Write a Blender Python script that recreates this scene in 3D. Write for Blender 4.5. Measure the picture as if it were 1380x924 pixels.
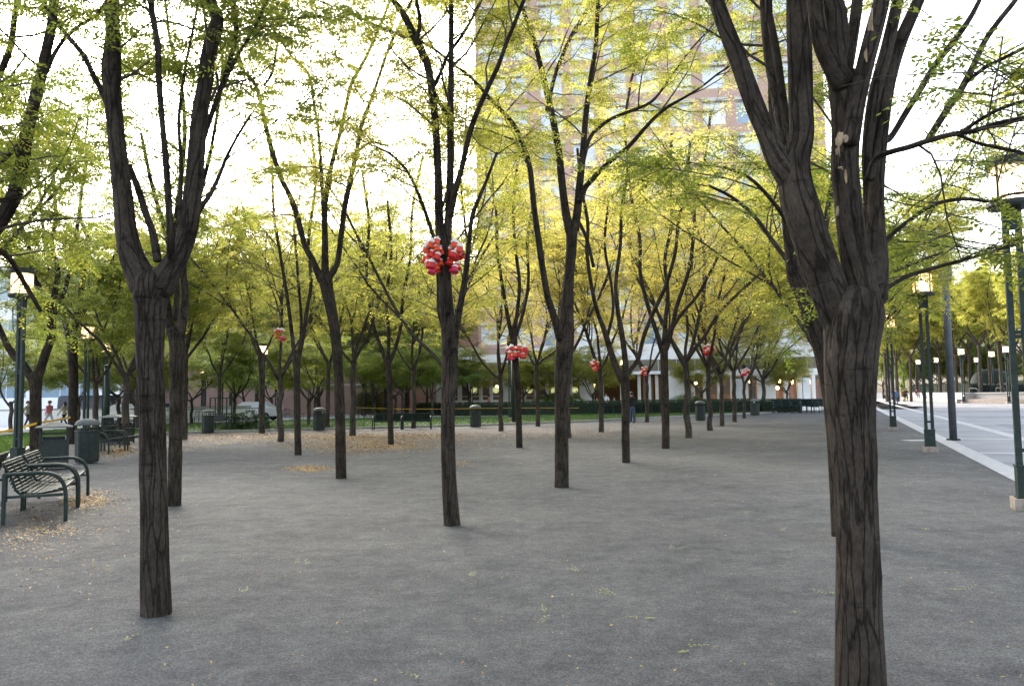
import bpy, bmesh, math, random
import numpy as np
from mathutils import Vector, Matrix

# ------------------------------------------------------------------ camera, sky, sun, exposure
for o in list(bpy.data.objects): bpy.data.objects.remove(o)
SC = bpy.context.scene
COL = SC.collection
FPX, EYE = 1050.0, 1.6                       # focal length in photograph pixels, eye height
PITCH, ROLL = math.atan(71.5/1050), -math.atan(.01463)
CM = Matrix.Rotation(math.pi/2+PITCH, 3, 'X') @ Matrix.Rotation(ROLL, 3, 'Z')
cd = bpy.data.cameras.new('camera'); cam = bpy.data.objects.new('camera', cd); COL.objects.link(cam)
cam.matrix_world = Matrix.Translation((0,0,EYE)) @ CM.to_4x4()
cd.sensor_width = 36; cd.lens = 36*FPX/1380; cd.clip_end = 3000; cd.clip_start = .05
SC.camera = cam
W = bpy.data.worlds.new('World'); SC.world = W; W.use_nodes = True
wn, wl = W.node_tree.nodes, W.node_tree.links
SUN_EL, SUN_AZ = math.radians(30), math.radians(-24)     # azimuth from the view direction, to the left
sky = wn.new('ShaderNodeTexSky'); sky.sky_type = 'NISHITA'; sky.sun_disc = False
sky.sun_elevation = SUN_EL; sky.sun_rotation = SUN_AZ; sky.dust_density = 5.0; sky.air_density = 1.2; sky.ozone_density = 2.0
hs = wn.new('ShaderNodeHueSaturation'); hs.inputs['Saturation'].default_value = .55
wl.new(sky.outputs[0], hs.inputs['Color']); wl.new(hs.outputs[0], wn['Background'].inputs['Color'])
wn['Background'].inputs['Strength'].default_value = .15
sl = bpy.data.lights.new('sun', 'SUN'); sl.energy = .9; sl.angle = math.radians(28); sl.color = (1,.93,.82)
so = bpy.data.objects.new('sun', sl); COL.objects.link(so)
sd = Vector((math.sin(SUN_AZ)*math.cos(SUN_EL), math.cos(SUN_AZ)*math.cos(SUN_EL), math.sin(SUN_EL)))
so.rotation_euler = sd.to_track_quat('Z','Y').to_euler(); so.location = sd*200
SC.view_settings.view_transform = 'Standard'; SC.view_settings.look = 'None'
SC.view_settings.exposure = 2.6; SC.view_settings.gamma = 1.0

# ------------------------------------------------------------------ pixel -> place helpers
def ray(px, py): return CM @ Vector(((px-690)/FPX, -(py-462)/FPX, -1))
def at(px, py, z=0.0):
    d = ray(px, py); t = (z-EYE)/d.z; p = Vector((d.x*t, d.y*t, z))
    if 585 < px < 1130 and py < 562:               # nothing stands inside the shop front
        k = d.x/d.y; ym = 72/(1+.1*k)-3.2
        if p.y > ym: p = Vector((k*ym, ym, z))
    return p
def pt(px, py, Y):
    d = ray(px, py); t = Y/d.y
    return Vector((d.x*t, Y, EYE+d.z*t))

# ------------------------------------------------------------------ materials
def mat(name, base=(.5,.5,.5), rough=.6, metal=0, spec=.5):
    m = bpy.data.materials.new(name); m.use_nodes = True
    b = m.node_tree.nodes['Principled BSDF']
    b.inputs['Base Color'].default_value = (*base,1); b.inputs['Roughness'].default_value = rough
    b.inputs['Metallic'].default_value = metal; b.inputs['Specular IOR Level'].default_value = spec
    return m
def noisy(name, c1, c2, scale=5, rough=.7, bump=0, bscale=40, stretch=(1,1,1), metal=0, lo=.35, hi=.65, spec=.4, det=6):
    m = mat(name, c1, rough, metal, spec); nt = m.node_tree; n, l = nt.nodes, nt.links; b = n['Principled BSDF']
    tc = n.new('ShaderNodeTexCoord'); mp = n.new('ShaderNodeMapping'); mp.inputs['Scale'].default_value = stretch
    l.new(tc.outputs['Object'], mp.inputs[0])
    t = n.new('ShaderNodeTexNoise'); t.inputs['Scale'].default_value = scale; t.inputs['Detail'].default_value = det
    l.new(mp.outputs[0], t.inputs['Vector'])
    r = n.new('ShaderNodeValToRGB'); r.color_ramp.elements[0].color = (*c1,1); r.color_ramp.elements[1].color = (*c2,1)
    r.color_ramp.elements[0].position = lo; r.color_ramp.elements[1].position = hi
    l.new(t.outputs['Fac'], r.inputs[0]); l.new(r.outputs[0], b.inputs['Base Color'])
    if bump:
        t2 = n.new('ShaderNodeTexNoise'); t2.inputs['Scale'].default_value = bscale; t2.inputs['Detail'].default_value = 4
        l.new(mp.outputs[0], t2.inputs['Vector'])
        bp = n.new('ShaderNodeBump'); bp.inputs['Strength'].default_value = bump; bp.inputs['Distance'].default_value = .02
        l.new(t2.outputs['Fac'], bp.inputs['Height']); l.new(bp.outputs[0], b.inputs['Normal'])
    return m
def emit(name, col, s):
    m = bpy.data.materials.new(name); m.use_nodes = True; n = m.node_tree.nodes
    b = n['Principled BSDF']; b.inputs['Base Color'].default_value = (*col,1)
    b.inputs['Emission Color'].default_value = (*col,1); b.inputs['Emission Strength'].default_value = s
    return m

def gravel_mat():
    m = mat('grey_gravel', (.16,.16,.165), .95, 0, .15); n, l = m.node_tree.nodes, m.node_tree.links; b = n['Principled BSDF']
    tc = n.new('ShaderNodeTexCoord')
    def noise(s, d=5, rg=.55):
        t = n.new('ShaderNodeTexNoise'); t.inputs['Scale'].default_value = s; t.inputs['Detail'].default_value = d
        t.inputs['Roughness'].default_value = rg; l.new(tc.outputs['Object'], t.inputs['Vector']); return t
    big, mid, fine = noise(.45,7,.62), noise(2.6,9,.72), noise(190,4,.8)
    r = n.new('ShaderNodeValToRGB'); e = r.color_ramp.elements
    e[0].position=.36; e[0].color=(.064,.065,.068,1); e[1].position=.66; e[1].color=(.146,.143,.140,1)
    x = n.new('ShaderNodeMix'); x.data_type='FLOAT'; x.inputs[0].default_value=.55
    l.new(big.outputs['Fac'], x.inputs[2]); l.new(mid.outputs['Fac'], x.inputs[3]); l.new(x.outputs[0], r.inputs[0])
    r2 = n.new('ShaderNodeValToRGB'); r2.color_ramp.elements[0].position=.32; r2.color_ramp.elements[1].position=.7
    r2.color_ramp.elements[0].color=(.45,.45,.45,1); r2.color_ramp.elements[1].color=(1.5,1.5,1.5,1)
    l.new(fine.outputs['Fac'], r2.inputs[0])
    mx = n.new('ShaderNodeMix'); mx.data_type='RGBA'; mx.blend_type='MULTIPLY'; mx.inputs[0].default_value=.9
    l.new(r.outputs[0], mx.inputs[6]); l.new(r2.outputs[0], mx.inputs[7]); l.new(mx.outputs[2], b.inputs['Base Color'])
    prev=mx.outputs[2]
    for sc_,lo_,hi_,a_,b2_ in ((60,.36,.64,.60,1.38),(18,.36,.66,.84,1.15),(6.5,.35,.68,.88,1.11)):
        t=noise(sc_,3,.6); rr=n.new('ShaderNodeValToRGB'); rr.color_ramp.elements[0].position=lo_; rr.color_ramp.elements[1].position=hi_
        rr.color_ramp.elements[0].color=(a_,a_,a_,1); rr.color_ramp.elements[1].color=(b2_,b2_,b2_*1.0,1); l.new(t.outputs['Fac'],rr.inputs[0])
        m2=n.new('ShaderNodeMix'); m2.data_type='RGBA'; m2.blend_type='MULTIPLY'; m2.inputs[0].default_value=1; l.new(prev,m2.inputs[6]); l.new(rr.outputs[0],m2.inputs[7]); prev=m2.outputs[2]
    l.new(prev,b.inputs['Base Color'])
    bp = n.new('ShaderNodeBump'); bp.inputs['Strength'].default_value=.9; bp.inputs['Distance'].default_value=.008
    l.new(fine.outputs['Fac'], bp.inputs['Height'])
    bp2 = n.new('ShaderNodeBump'); bp2.inputs['Strength'].default_value=.35; bp2.inputs['Distance'].default_value=.04
    l.new(mid.outputs['Fac'], bp2.inputs['Height']); l.new(bp.outputs[0], bp2.inputs['Normal']); l.new(bp2.outputs[0], b.inputs['Normal'])
    return m
def bark_mat(name, dark, light, sc=1.0):
    m = mat(name, dark, .95, 0, .12); n, l = m.node_tree.nodes, m.node_tree.links; b = n['Principled BSDF']
    tc = n.new('ShaderNodeAttribute'); tc.attribute_name='bk'
    def mapp(sx,sz):
        mp = n.new('ShaderNodeMapping'); mp.inputs['Scale'].default_value=(sx,sx,sz); l.new(tc.outputs['Vector'], mp.inputs[0]); return mp
    def noise(src,s,d,rg=.6):
        t = n.new('ShaderNodeTexNoise'); t.inputs['Scale'].default_value=s; t.inputs['Detail'].default_value=d; t.inputs['Roughness'].default_value=rg; l.new(src.outputs[0], t.inputs['Vector']); return t
    def ramp(src,p0,p1,c0,c1):
        r = n.new('ShaderNodeValToRGB'); r.color_ramp.elements[0].position=p0; r.color_ramp.elements[1].position=p1
        r.color_ramp.elements[0].color=(*c0,1); r.color_ramp.elements[1].color=(*c1,1); l.new(src, r.inputs[0]); return r
    def mul(a,b_,f=1.0):
        x = n.new('ShaderNodeMix'); x.data_type='RGBA'; x.blend_type='MULTIPLY'; x.inputs[0].default_value=f; l.new(a,x.inputs[6]); l.new(b_,x.inputs[7]); return x.outputs[2]
    m1=mapp(1,.11); w=noise(m1,14*sc,4)
    ad = n.new('ShaderNodeMixRGB'); ad.blend_type='LINEAR_LIGHT'; ad.inputs[0].default_value=.045; l.new(m1.outputs[0], ad.inputs[1]); l.new(w.outputs['Color'], ad.inputs[2])
    v = n.new('ShaderNodeTexVoronoi'); v.feature='DISTANCE_TO_EDGE'; v.inputs['Scale'].default_value=19*sc; l.new(ad.outputs[0], v.inputs['Vector'])
    crack = ramp(v.outputs['Distance'],0,.09,(.42,.41,.40),(1,1,1))
    m2=mapp(.5,2.2); sc2=noise(m2,7*sc,5); scar = ramp(sc2.outputs['Fac'],.60,.70,(1,1,1),(.45,.43,.42))
    m3=mapp(1,.6); big=noise(m3,5*sc,8,.65); col = ramp(big.outputs['Fac'],.30,.72,dark,light)
    m4=mapp(1,.3); fine=noise(m4,90*sc,4); fr_ = ramp(fine.outputs['Fac'],.3,.7,(.6,.6,.6),(1.3,1.3,1.3))
    c=mul(mul(mul(col.outputs[0],crack.outputs[0]),scar.outputs[0]),fr_.outputs[0]); l.new(c,b.inputs['Base Color'])
    prev=None
    for src,st,ds in ((crack.outputs[0],1,.018),(big.outputs['Fac'],.7,.03),(fine.outputs['Fac'],.8,.008),(scar.outputs[0],.6,.012)):
        bp = n.new('ShaderNodeBump'); bp.inputs['Strength'].default_value=st; bp.inputs['Distance'].default_value=ds; l.new(src,bp.inputs['Height'])
        if prev: l.new(prev.outputs[0],bp.inputs['Normal'])
        prev=bp
    l.new(prev.outputs[0],b.inputs['Normal']); return m
def leaf_mat(name, ca, cb, cc, trans=.5):
    m = bpy.data.materials.new(name); m.use_nodes = True; n, l = m.node_tree.nodes, m.node_tree.links
    b = n['Principled BSDF']; out = n['Material Output']
    a = n.new('ShaderNodeAttribute'); a.attribute_name='tint'
    r = n.new('ShaderNodeValToRGB'); e = r.color_ramp.elements
    e[0].position=.1; e[0].color=(*ca,1); e[1].position=.95; e[1].color=(*cc,1); k=e.new(.55); k.color=(*cb,1)
    l.new(a.outputs['Fac'], r.inputs[0]); l.new(r.outputs[0], b.inputs['Base Color'])
    b.inputs['Roughness'].default_value=.55; b.inputs['Specular IOR Level'].default_value=.25
    if trans:
        t = n.new('ShaderNodeBsdfTranslucent'); x = n.new('ShaderNodeMixShader'); x.inputs[0].default_value=trans
        g = n.new('ShaderNodeMix'); g.data_type='RGBA'; g.blend_type='MULTIPLY'; g.inputs[0].default_value=1; g.inputs[7].default_value=(1.5,1.45,.8,1)
        l.new(r.outputs[0], g.inputs[6]); l.new(g.outputs[2], t.inputs['Color'])
        l.new(b.outputs[0], x.inputs[1]); l.new(t.outputs[0], x.inputs[2]); l.new(x.outputs[0], out.inputs['Surface'])
    return m
M = dict(
 gravel=gravel_mat(),
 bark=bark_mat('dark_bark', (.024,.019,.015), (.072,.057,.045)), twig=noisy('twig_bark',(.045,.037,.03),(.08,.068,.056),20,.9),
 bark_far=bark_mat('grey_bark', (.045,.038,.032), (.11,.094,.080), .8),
 wood=noisy('bare_wood', (.17,.115,.07), (.34,.25,.16), 14, .8, .4, 60),
 leaf_green=leaf_mat('green_leaflets', (.10,.145,.03), (.185,.22,.055), (.37,.335,.085), .6),
 leaf_lime=leaf_mat('lime_leaflets', (.17,.205,.05), (.32,.32,.095), (.53,.45,.15), .62),
 leaf_yellow=leaf_mat('yellow_leaflets', (.27,.28,.09), (.47,.42,.155), (.62,.50,.19), .62),
 leaf_dark=leaf_mat('deep_green_leaves', (.09,.15,.045), (.165,.22,.07), (.27,.30,.09), .6),
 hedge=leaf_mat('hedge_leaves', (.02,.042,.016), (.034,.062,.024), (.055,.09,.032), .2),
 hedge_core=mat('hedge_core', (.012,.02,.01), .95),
 litter=leaf_mat('dry_leaves', (.17,.08,.018), (.34,.185,.035), (.48,.33,.07), 0),
 twig_leaf=leaf_mat('fallen_fresh_leaves', (.15,.16,.05), (.24,.24,.075), (.32,.29,.09), 0),
 grass=leaf_mat('grass_blades', (.04,.085,.012), (.065,.125,.02), (.10,.155,.035), .2),
 lawn=noisy('lawn_turf', (.04,.075,.014), (.07,.115,.022), 2.2, .95, .6, 60),
 plaza=noisy('plaza_pavers', (.135,.14,.155), (.185,.19,.205), .7, .75, .15, 30),
 plaza_dark=noisy('dark_pavers', (.10,.106,.122), (.135,.14,.155), 1.2, .75, .15, 30),
 granite=noisy('pale_granite', (.25,.25,.255), (.35,.345,.34), 6, .7, .15, 90),
 kerb=noisy('kerb_granite', (.22,.22,.22), (.32,.31,.30), 8, .8, .2, 60),
 path=noisy('path_asphalt', (.15,.15,.155), (.21,.21,.21), 3, .9, .3, 80),
 street=noisy('pale_concrete', (.50,.50,.49), (.62,.61,.6), .5, .85, .15, 20),
 white=noisy('white_stone', (.72,.70,.67), (.82,.80,.77), 1.2, .7),
 whitewall=noisy('white_precast', (.70,.70,.70), (.80,.80,.80), .6, .7),
 steel=noisy('green_painted_steel', (.014,.024,.021), (.026,.040,.035), 9, .55, .1, 60, spec=.25),
 steel_dark=noisy('dark_lamp_steel', (.012,.019,.017), (.022,.031,.028), 7, .6, .1, 60),
 steel_grey=noisy('grey_green_steel', (.016,.026,.023), (.024,.035,.031), 7, .7, .1, 60, spec=.12),
 footing=noisy('concrete_footing', (.22,.18,.15), (.34,.29,.25), 9, .9, .4, 60),
 lidm=noisy('grey_lid_metal', (.07,.08,.078), (.115,.125,.12), 8, .7),
 glow=emit('lamp_glow', (1,.74,.42), 9.0),
 bulb=emit('warm_bulb', (1,.62,.2), 9.0),
 black=mat('black_cloth', (.012,.012,.014), .85), rubber=mat('rubber', (.015,.015,.015), .8),
 blackmetal=mat('black_chair_metal', (.02,.022,.024), .45),
 red=mat('red_plastic', (.62,.025,.02), .5), pinkred=mat('pink_red_plastic', (.66,.03,.10), .5),
 orange_red=mat('orange_red_plastic', (.75,.075,.02), .5),
 whiteplastic=mat('white_plastic', (.82,.82,.84), .4),
 yellow=mat('yellow_tape', (.75,.42,.03), .6), orange=mat('orange_cloth', (.9,.18,.03), .7),
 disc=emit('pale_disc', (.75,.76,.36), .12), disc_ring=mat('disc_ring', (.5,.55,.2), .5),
 browns=noisy('brown_band', (.13,.115,.085), (.19,.165,.12), 1.5, .75),
 woodpanel=noisy('russet_panel', (.15,.07,.04), (.24,.115,.065), 3, .6, 0, 40, (1,1,.2)),
 interior=mat('shop_interior', (.07,.05,.038), .9),
)
def glass_mat(name, col, rough=.05):
    m = mat(name, col, rough, 0, 1.0); return m
M['pane_dark'] = glass_mat('dark_glass', (.02,.024,.028))
M['pane_blue'] = glass_mat('blue_glass', (.22,.30,.38))
M['pane_sky'] = noisy('sky_toned_glass', (.62,.65,.68), (.78,.80,.82), .5, .12, spec=.8)  # white sky reflection painted into the pane colour
def clear_glass(name, tint=(1,.97,.92), t=.78):
    m = bpy.data.materials.new(name); m.use_nodes = True; n, l = m.node_tree.nodes, m.node_tree.links
    tr = n.new('ShaderNodeBsdfTransparent'); tr.inputs[0].default_value=(*tint,1); x = n.new('ShaderNodeMixShader'); x.inputs[0].default_value=t
    b = n['Principled BSDF']; b.inputs['Roughness'].default_value=.08; b.inputs['Base Color'].default_value=(.6,.6,.58,1)
    l.new(b.outputs[0], x.inputs[1]); l.new(tr.outputs[0], x.inputs[2]); l.new(x.outputs[0], n['Material Output'].inputs[0]); return m
M['mast']=noisy('grey_mast_paint',(.055,.062,.072),(.085,.092,.10),5,.6)
M['shopglass'] = clear_glass('shop_glass', (.95,.96,.96), .8)
def lantern_glass():
    m = clear_glass('ribbed_lantern_glass', (1,.95,.86), .45); n = m.node_tree.nodes
    b = n['Principled BSDF']; b.inputs['Base Color'].default_value=(.8,.74,.66,1); b.inputs['Roughness'].default_value=.5
    b.inputs['Emission Color'].default_value=(1,.66,.38,1); b.inputs['Emission Strength'].default_value=.34
    return m
M['lantern'] = lantern_glass()
def brick_mat(name, c1, c2, mortar, sc=1.0):
    m = mat(name, c1, .9, 0, .2); n, l = m.node_tree.nodes, m.node_tree.links
    tc = n.new('ShaderNodeTexCoord'); mp = n.new('ShaderNodeMapping'); mp.inputs['Rotation'].default_value=(math.pi/2,0,0)
    l.new(tc.outputs['Object'], mp.inputs[0])
    b = n.new('ShaderNodeTexBrick'); b.inputs['Scale'].default_value=4.2*sc; b.inputs['Mortar Size'].default_value=.012
    b.inputs['Color1'].default_value=(*c1,1); b.inputs['Color2'].default_value=(*c2,1); b.inputs['Mortar'].default_value=(*mortar,1)
    l.new(mp.outputs[0], b.inputs['Vector'])
    t = n.new('ShaderNodeTexNoise'); t.inputs['Scale'].default_value=.35; t.inputs['Detail'].default_value=6; l.new(tc.outputs['Object'], t.inputs['Vector'])
    r = n.new('ShaderNodeValToRGB'); r.color_ramp.elements[0].color=(.8,.8,.8,1); r.color_ramp.elements[1].color=(1.15,1.15,1.15,1); l.new(t.outputs['Fac'], r.inputs[0])
    mx = n.new('ShaderNodeMix'); mx.data_type='RGBA'; mx.blend_type='MULTIPLY'; mx.inputs[0].default_value=1
    l.new(b.outputs['Color'], mx.inputs[6]); l.new(r.outputs[0], mx.inputs[7]); l.new(mx.outputs[2], n['Principled BSDF'].inputs['Base Color'])
    return m
M['brick'] = brick_mat('salmon_brick', (.58,.38,.30), (.54,.345,.27), (.56,.46,.40))
M['brick2'] = brick_mat('pink_stone_courses', (.46,.32,.27), (.42,.28,.24), (.30,.22,.19), .35)
M['lintel'] = noisy('pale_lintel', (.55,.53,.47), (.66,.64,.58), 2, .8)

# ------------------------------------------------------------------ mesh builder
class MB:
    def __init__(s): s.V=[]; s.F=[]; s.MI=[]; s.n=0; s.B=[]
    def add(s, verts, faces, mi=0, bk=None):
        verts = np.asarray(verts, float).reshape(-1,3); faces = np.asarray(faces, int)
        s.V.append(verts); s.F.append(faces+s.n); s.MI.append(np.full(len(faces), mi)); s.n += len(verts); s.B.append(verts if bk is None else bk)
        return s
    def box(s, c, d, rz=0, mi=0, tilt=None):
        x,y,z = np.array(d)/2
        v = np.array([[-x,-y,-z],[x,-y,-z],[x,y,-z],[-x,y,-z],[-x,-y,z],[x,-y,z],[x,y,z],[-x,y,z]])
        if tilt is not None: v = v @ np.array(Matrix.Rotation(tilt,3,'X')).T
        if rz: v = v @ np.array(Matrix.Rotation(rz,3,'Z')).T
        s.add(v+np.array(c), [[0,3,2,1],[4,5,6,7],[0,1,5,4],[1,2,6,5],[2,3,7,6],[3,0,4,7]], mi); return s
    def tube(s, P, R, n=8, caps=True, bark=None, mi=0, seed=0):
        P = np.asarray(P, float); k = len(P); R = np.broadcast_to(np.asarray(R,float), (k,))
        T = np.gradient(P, axis=0); T /= np.linalg.norm(T,axis=1)[:,None]+1e-9
        u = np.cross(T[0], [0,1,0.13]); u /= np.linalg.norm(u)+1e-9
        U = np.empty_like(P)
        for i in range(k):
            u = u - T[i]*np.dot(u,T[i]); u /= np.linalg.norm(u)+1e-9; U[i]=u
        Vv = np.cross(T,U)
        a = np.arange(n)/n*2*np.pi
        rr = R[:,None]*np.ones(n)[None]
        if bark is not None: rr = rr*bark(a, P, seed)
        ring = P[:,None,:] + rr[:,:,None]*(np.cos(a)[None,:,None]*U[:,None,:] + np.sin(a)[None,:,None]*Vv[:,None,:])
        v = ring.reshape(-1,3)
        i = np.arange(k-1)[:,None]*n; j = np.arange(n)[None]; j2=(j+1)%n
        f = np.stack([i+j, i+j2, i+n+j2, i+n+j], -1).reshape(-1,4)
        sl_=np.concatenate([[0],np.cumsum(np.linalg.norm(np.diff(P,axis=0),axis=1))]); Rm=max(float(np.median(R)),.012); ph=seed*1.7
        bk=np.stack([np.broadcast_to(np.cos(a)[None]*Rm+ph,(k,n)),np.broadcast_to(np.sin(a)[None]*Rm+ph*.37,(k,n)),np.broadcast_to(sl_[:,None],(k,n))],-1).reshape(-1,3)
        s.add(v, f, mi, bk)
        if caps:
            m0 = s.n; s.add(np.array([P[0],P[-1]]), np.zeros((0,4),int))
            b0 = m0-len(v)
            tri=[]
            for q in range(n):
                tri.append([b0+(q+1)%n, b0+q, m0, m0]); e=b0+(k-1)*n; tri.append([e+q, e+(q+1)%n, m0+1, m0+1])
            s.F.append(np.array(tri)); s.MI.append(np.full(len(tri),mi))
        return s
    def lathe(s, prof, n=20, c=(0,0,0), mi=0, rfun=None):
        a = np.arange(n)/n*2*np.pi; pr = np.asarray(prof,float); k=len(pr)
        rr = pr[:,0][:,None]*(rfun(a)[None] if rfun else np.ones(n)[None])
        v = np.stack([rr*np.cos(a)[None], rr*np.sin(a)[None], np.repeat(pr[:,1][:,None],n,1)],-1).reshape(-1,3)+np.array(c)
        i = np.arange(k-1)[:,None]*n; j=np.arange(n)[None]; j2=(j+1)%n
        s.add(v, np.stack([i+j,i+j2,i+n+j2,i+n+j],-1).reshape(-1,4), mi); return s
    def build(s, name, material, parent=None, smooth=False, tint=None, link=True, bark=False):
        me = bpy.data.meshes.new(name)
        V = np.concatenate(s.V) if s.V else np.zeros((0,3)); F = np.concatenate(s.F) if s.F else np.zeros((0,4),int)
        MI = np.concatenate(s.MI) if s.MI else np.zeros(0,int)
        tri = F[:,2]==F[:,3] if len(F) else np.zeros(0,bool)
        F = np.concatenate([F[~tri], F[tri]]); MI = np.concatenate([MI[~tri], MI[tri]]); nt = int(tri.sum()); nq = len(F)-nt
        lv = np.concatenate([F[:nq].reshape(-1), F[nq:,:3].reshape(-1)]) if len(F) else np.zeros(0,int)
        me.vertices.add(len(V)); me.vertices.foreach_set('co', V.astype('f').reshape(-1))
        me.loops.add(len(lv)); me.loops.foreach_set('vertex_index', lv.astype('i'))
        me.polygons.add(len(F)); st = np.concatenate([np.arange(nq)*4, nq*4+np.arange(nt)*3])
        me.polygons.foreach_set('loop_start', st.astype('i'))
        me.polygons.foreach_set('material_index', MI.astype('i'))
        me.polygons.foreach_set('use_smooth', np.full(len(F), smooth))
        me.update(calc_edges=True); me.validate()
        if bark:
            ab=me.attributes.new('bk','FLOAT_VECTOR','POINT'); ab.data.foreach_set('vector', np.concatenate(s.B).astype('f').reshape(-1))
        if tint is not None:
            at_ = me.attributes.new('tint','FLOAT','FACE'); at_.data.foreach_set('value', np.asarray(tint,'f'))
        for mm in (material if isinstance(material,(list,tuple)) else [material]): me.materials.append(M[mm] if isinstance(mm,str) else mm)
        o = bpy.data.objects.new(name, me)
        if link: COL.objects.link(o)
        if parent is not None: o.parent = parent
        return o
def tag(o, label=None, cat=None, group=None, kind=None):
    if label: o['label']=label
    if cat: o['category']=cat
    if group: o['group']=group
    if kind: o['kind']=kind
    return o
def thing(name, label, cat, loc=(0,0,0), rz=0, group=None):
    o = bpy.data.objects.new(name, None); COL.objects.link(o); o.location=loc; o.rotation_euler=(0,0,rz); o.empty_display_size=.2
    return tag(o, label, cat, group)
def copy_tree(o, parent=None):
    c = o.copy(); COL.objects.link(c)
    if parent is not None: c.parent=parent; c.matrix_parent_inverse = o.matrix_parent_inverse
    for ch in list(o.children): copy_tree(ch, c)
    return c
def clone(o, loc, rz, label=None, group=None, scale=None):
    c = copy_tree(o); c.location=loc; c.rotation_euler=(0,0,rz)
    if scale: c.scale = (scale,)*3 if not isinstance(scale,tuple) else scale
    if label: c['label']=label
    if group: c['group']=group
    return c
def sheet(name, pts, z, m, kind='structure'):
    b = bmesh.new(); vs=[b.verts.new((p[0],p[1],z)) for p in pts]; f = b.faces.new(vs); 
    if f.normal.z<0 or f.calc_area()==0: pass
    b.normal_update()
    if f.normal.z<0: f.normal_flip()
    bmesh.ops.triangulate(b, faces=b.faces[:])
    me = bpy.data.meshes.new(name); b.to_mesh(me); b.free(); me.materials.append(M[m])
    o = bpy.data.objects.new(name, me); COL.objects.link(o)
    if kind: o['kind']=kind
    return o
ORD = ['first','second','third','fourth','fifth','sixth','seventh','eighth','ninth','tenth','eleventh','twelfth','thirteenth','fourteenth','fifteenth','sixteenth','seventeenth','eighteenth','nineteenth','twentieth','twenty-first','twenty-second','twenty-third','twenty-fourth','twenty-fifth','twenty-sixth','twenty-seventh','twenty-eighth','twenty-ninth','thirtieth']

# ------------------------------------------------------------------ the ground
sheet('ground', [(-250,-40),(350,-40),(350,600),(-250,600)], 0, 'gravel')
UD = Vector((1.85,4.4)).normalized(); VD = Vector((UD.y,-UD.x))       # directions of the tree grid
e0 = at(1366,647); E0 = Vector((e0.x,e0.y))
def edge(t, w): p = E0 + UD*t + VD*w; return (p.x,p.y)
sheet('plaza', [edge(-14,0), edge(170,0), edge(170,160), edge(-14,160)], .004, 'plaza')
sheet('plaza_border', [edge(-14,-.02), edge(170,-.02), edge(170,.42), edge(-14,.42)], .009, 'granite')
sheet('plaza_border', [edge(-14,2.35), edge(170,2.35), edge(170,2.75), edge(-14,2.75)], .009, 'granite')
for k in range(16):
    t = -6.5+k*6.45
    sheet('plaza_band', [edge(t,.42), edge(t+.42,.42), edge(t+.42,2.35), edge(t,2.35)], .010, 'granite')
    sheet('plaza_band', [edge(t,2.75), edge(t+.4,2.75), edge(t+.4,60), edge(t,60)], .010, 'granite')
    if k%2==0: sheet('dark_paving', [edge(t+.5,3.6), edge(t+6.3,3.6), edge(t+6.3,9.4), edge(t+.5,9.4)], .0075, 'plaza_dark')
    else: sheet('dark_paving', [edge(t+.5,10.0), edge(t+6.3,10.0), edge(t+6.3,16), edge(t+.5,16)], .0075, 'plaza_dark')
q = at(1219,593); sheet('paving_slab', [(q.x-.1,q.y+.12),(q.x+.75,q.y+.1),(q.x+.8,q.y-.5),(q.x-.05,q.y-.5)], .006, 'granite')
FR = [(-40,640),(25,612),(75,592),(180,588),(250,584),(480,578),(640,574),(780,569),(900,562.5),(1046,556)]
BK = [(1046,553),(900,556),(780,558.7),(640,561.3),(480,563.5),(250,570.5),(180,575),(75,580),(0,588),(-40,592)]
fr = [at(*p) for p in FR]; bk=[at(*p) for p in BK]
sheet('pavement', [bk[0]+Vector((14,0,0)), bk[0]]+bk[1:]+[Vector((-90,30,0)),Vector((-130,130,0)),Vector((60,130,0))], .004, 'street')
sheet('lawn', fr+bk, .03, 'lawn')
pth = [at(-60,597),at(0,590),at(60,585.5),at(130,581),at(130,577),at(60,578),at(0,580),at(-60,583)]
sheet('path', pth, .008, 'path')
kb = MB(); P=[np.array(p) for p in fr]
def strip(mb, pts, w, h, z0=-.05):
    pts=[np.array([p[0],p[1],0]) for p in pts]
    for i in range(len(pts)-1):
        d=pts[i+1]-pts[i]; L=np.linalg.norm(d); rz=math.atan2(d[1],d[0])
        mb.box((pts[i]+pts[i+1])/2+np.array([0,0,(h+z0)/2]), (L+w*.3*(i%2),w-.002*(i%2),h-z0-.002*(i%2)), rz)
strip(kb, fr, .22, .11); tag(kb.build('kerb','kerb'), kind='structure')

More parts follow.
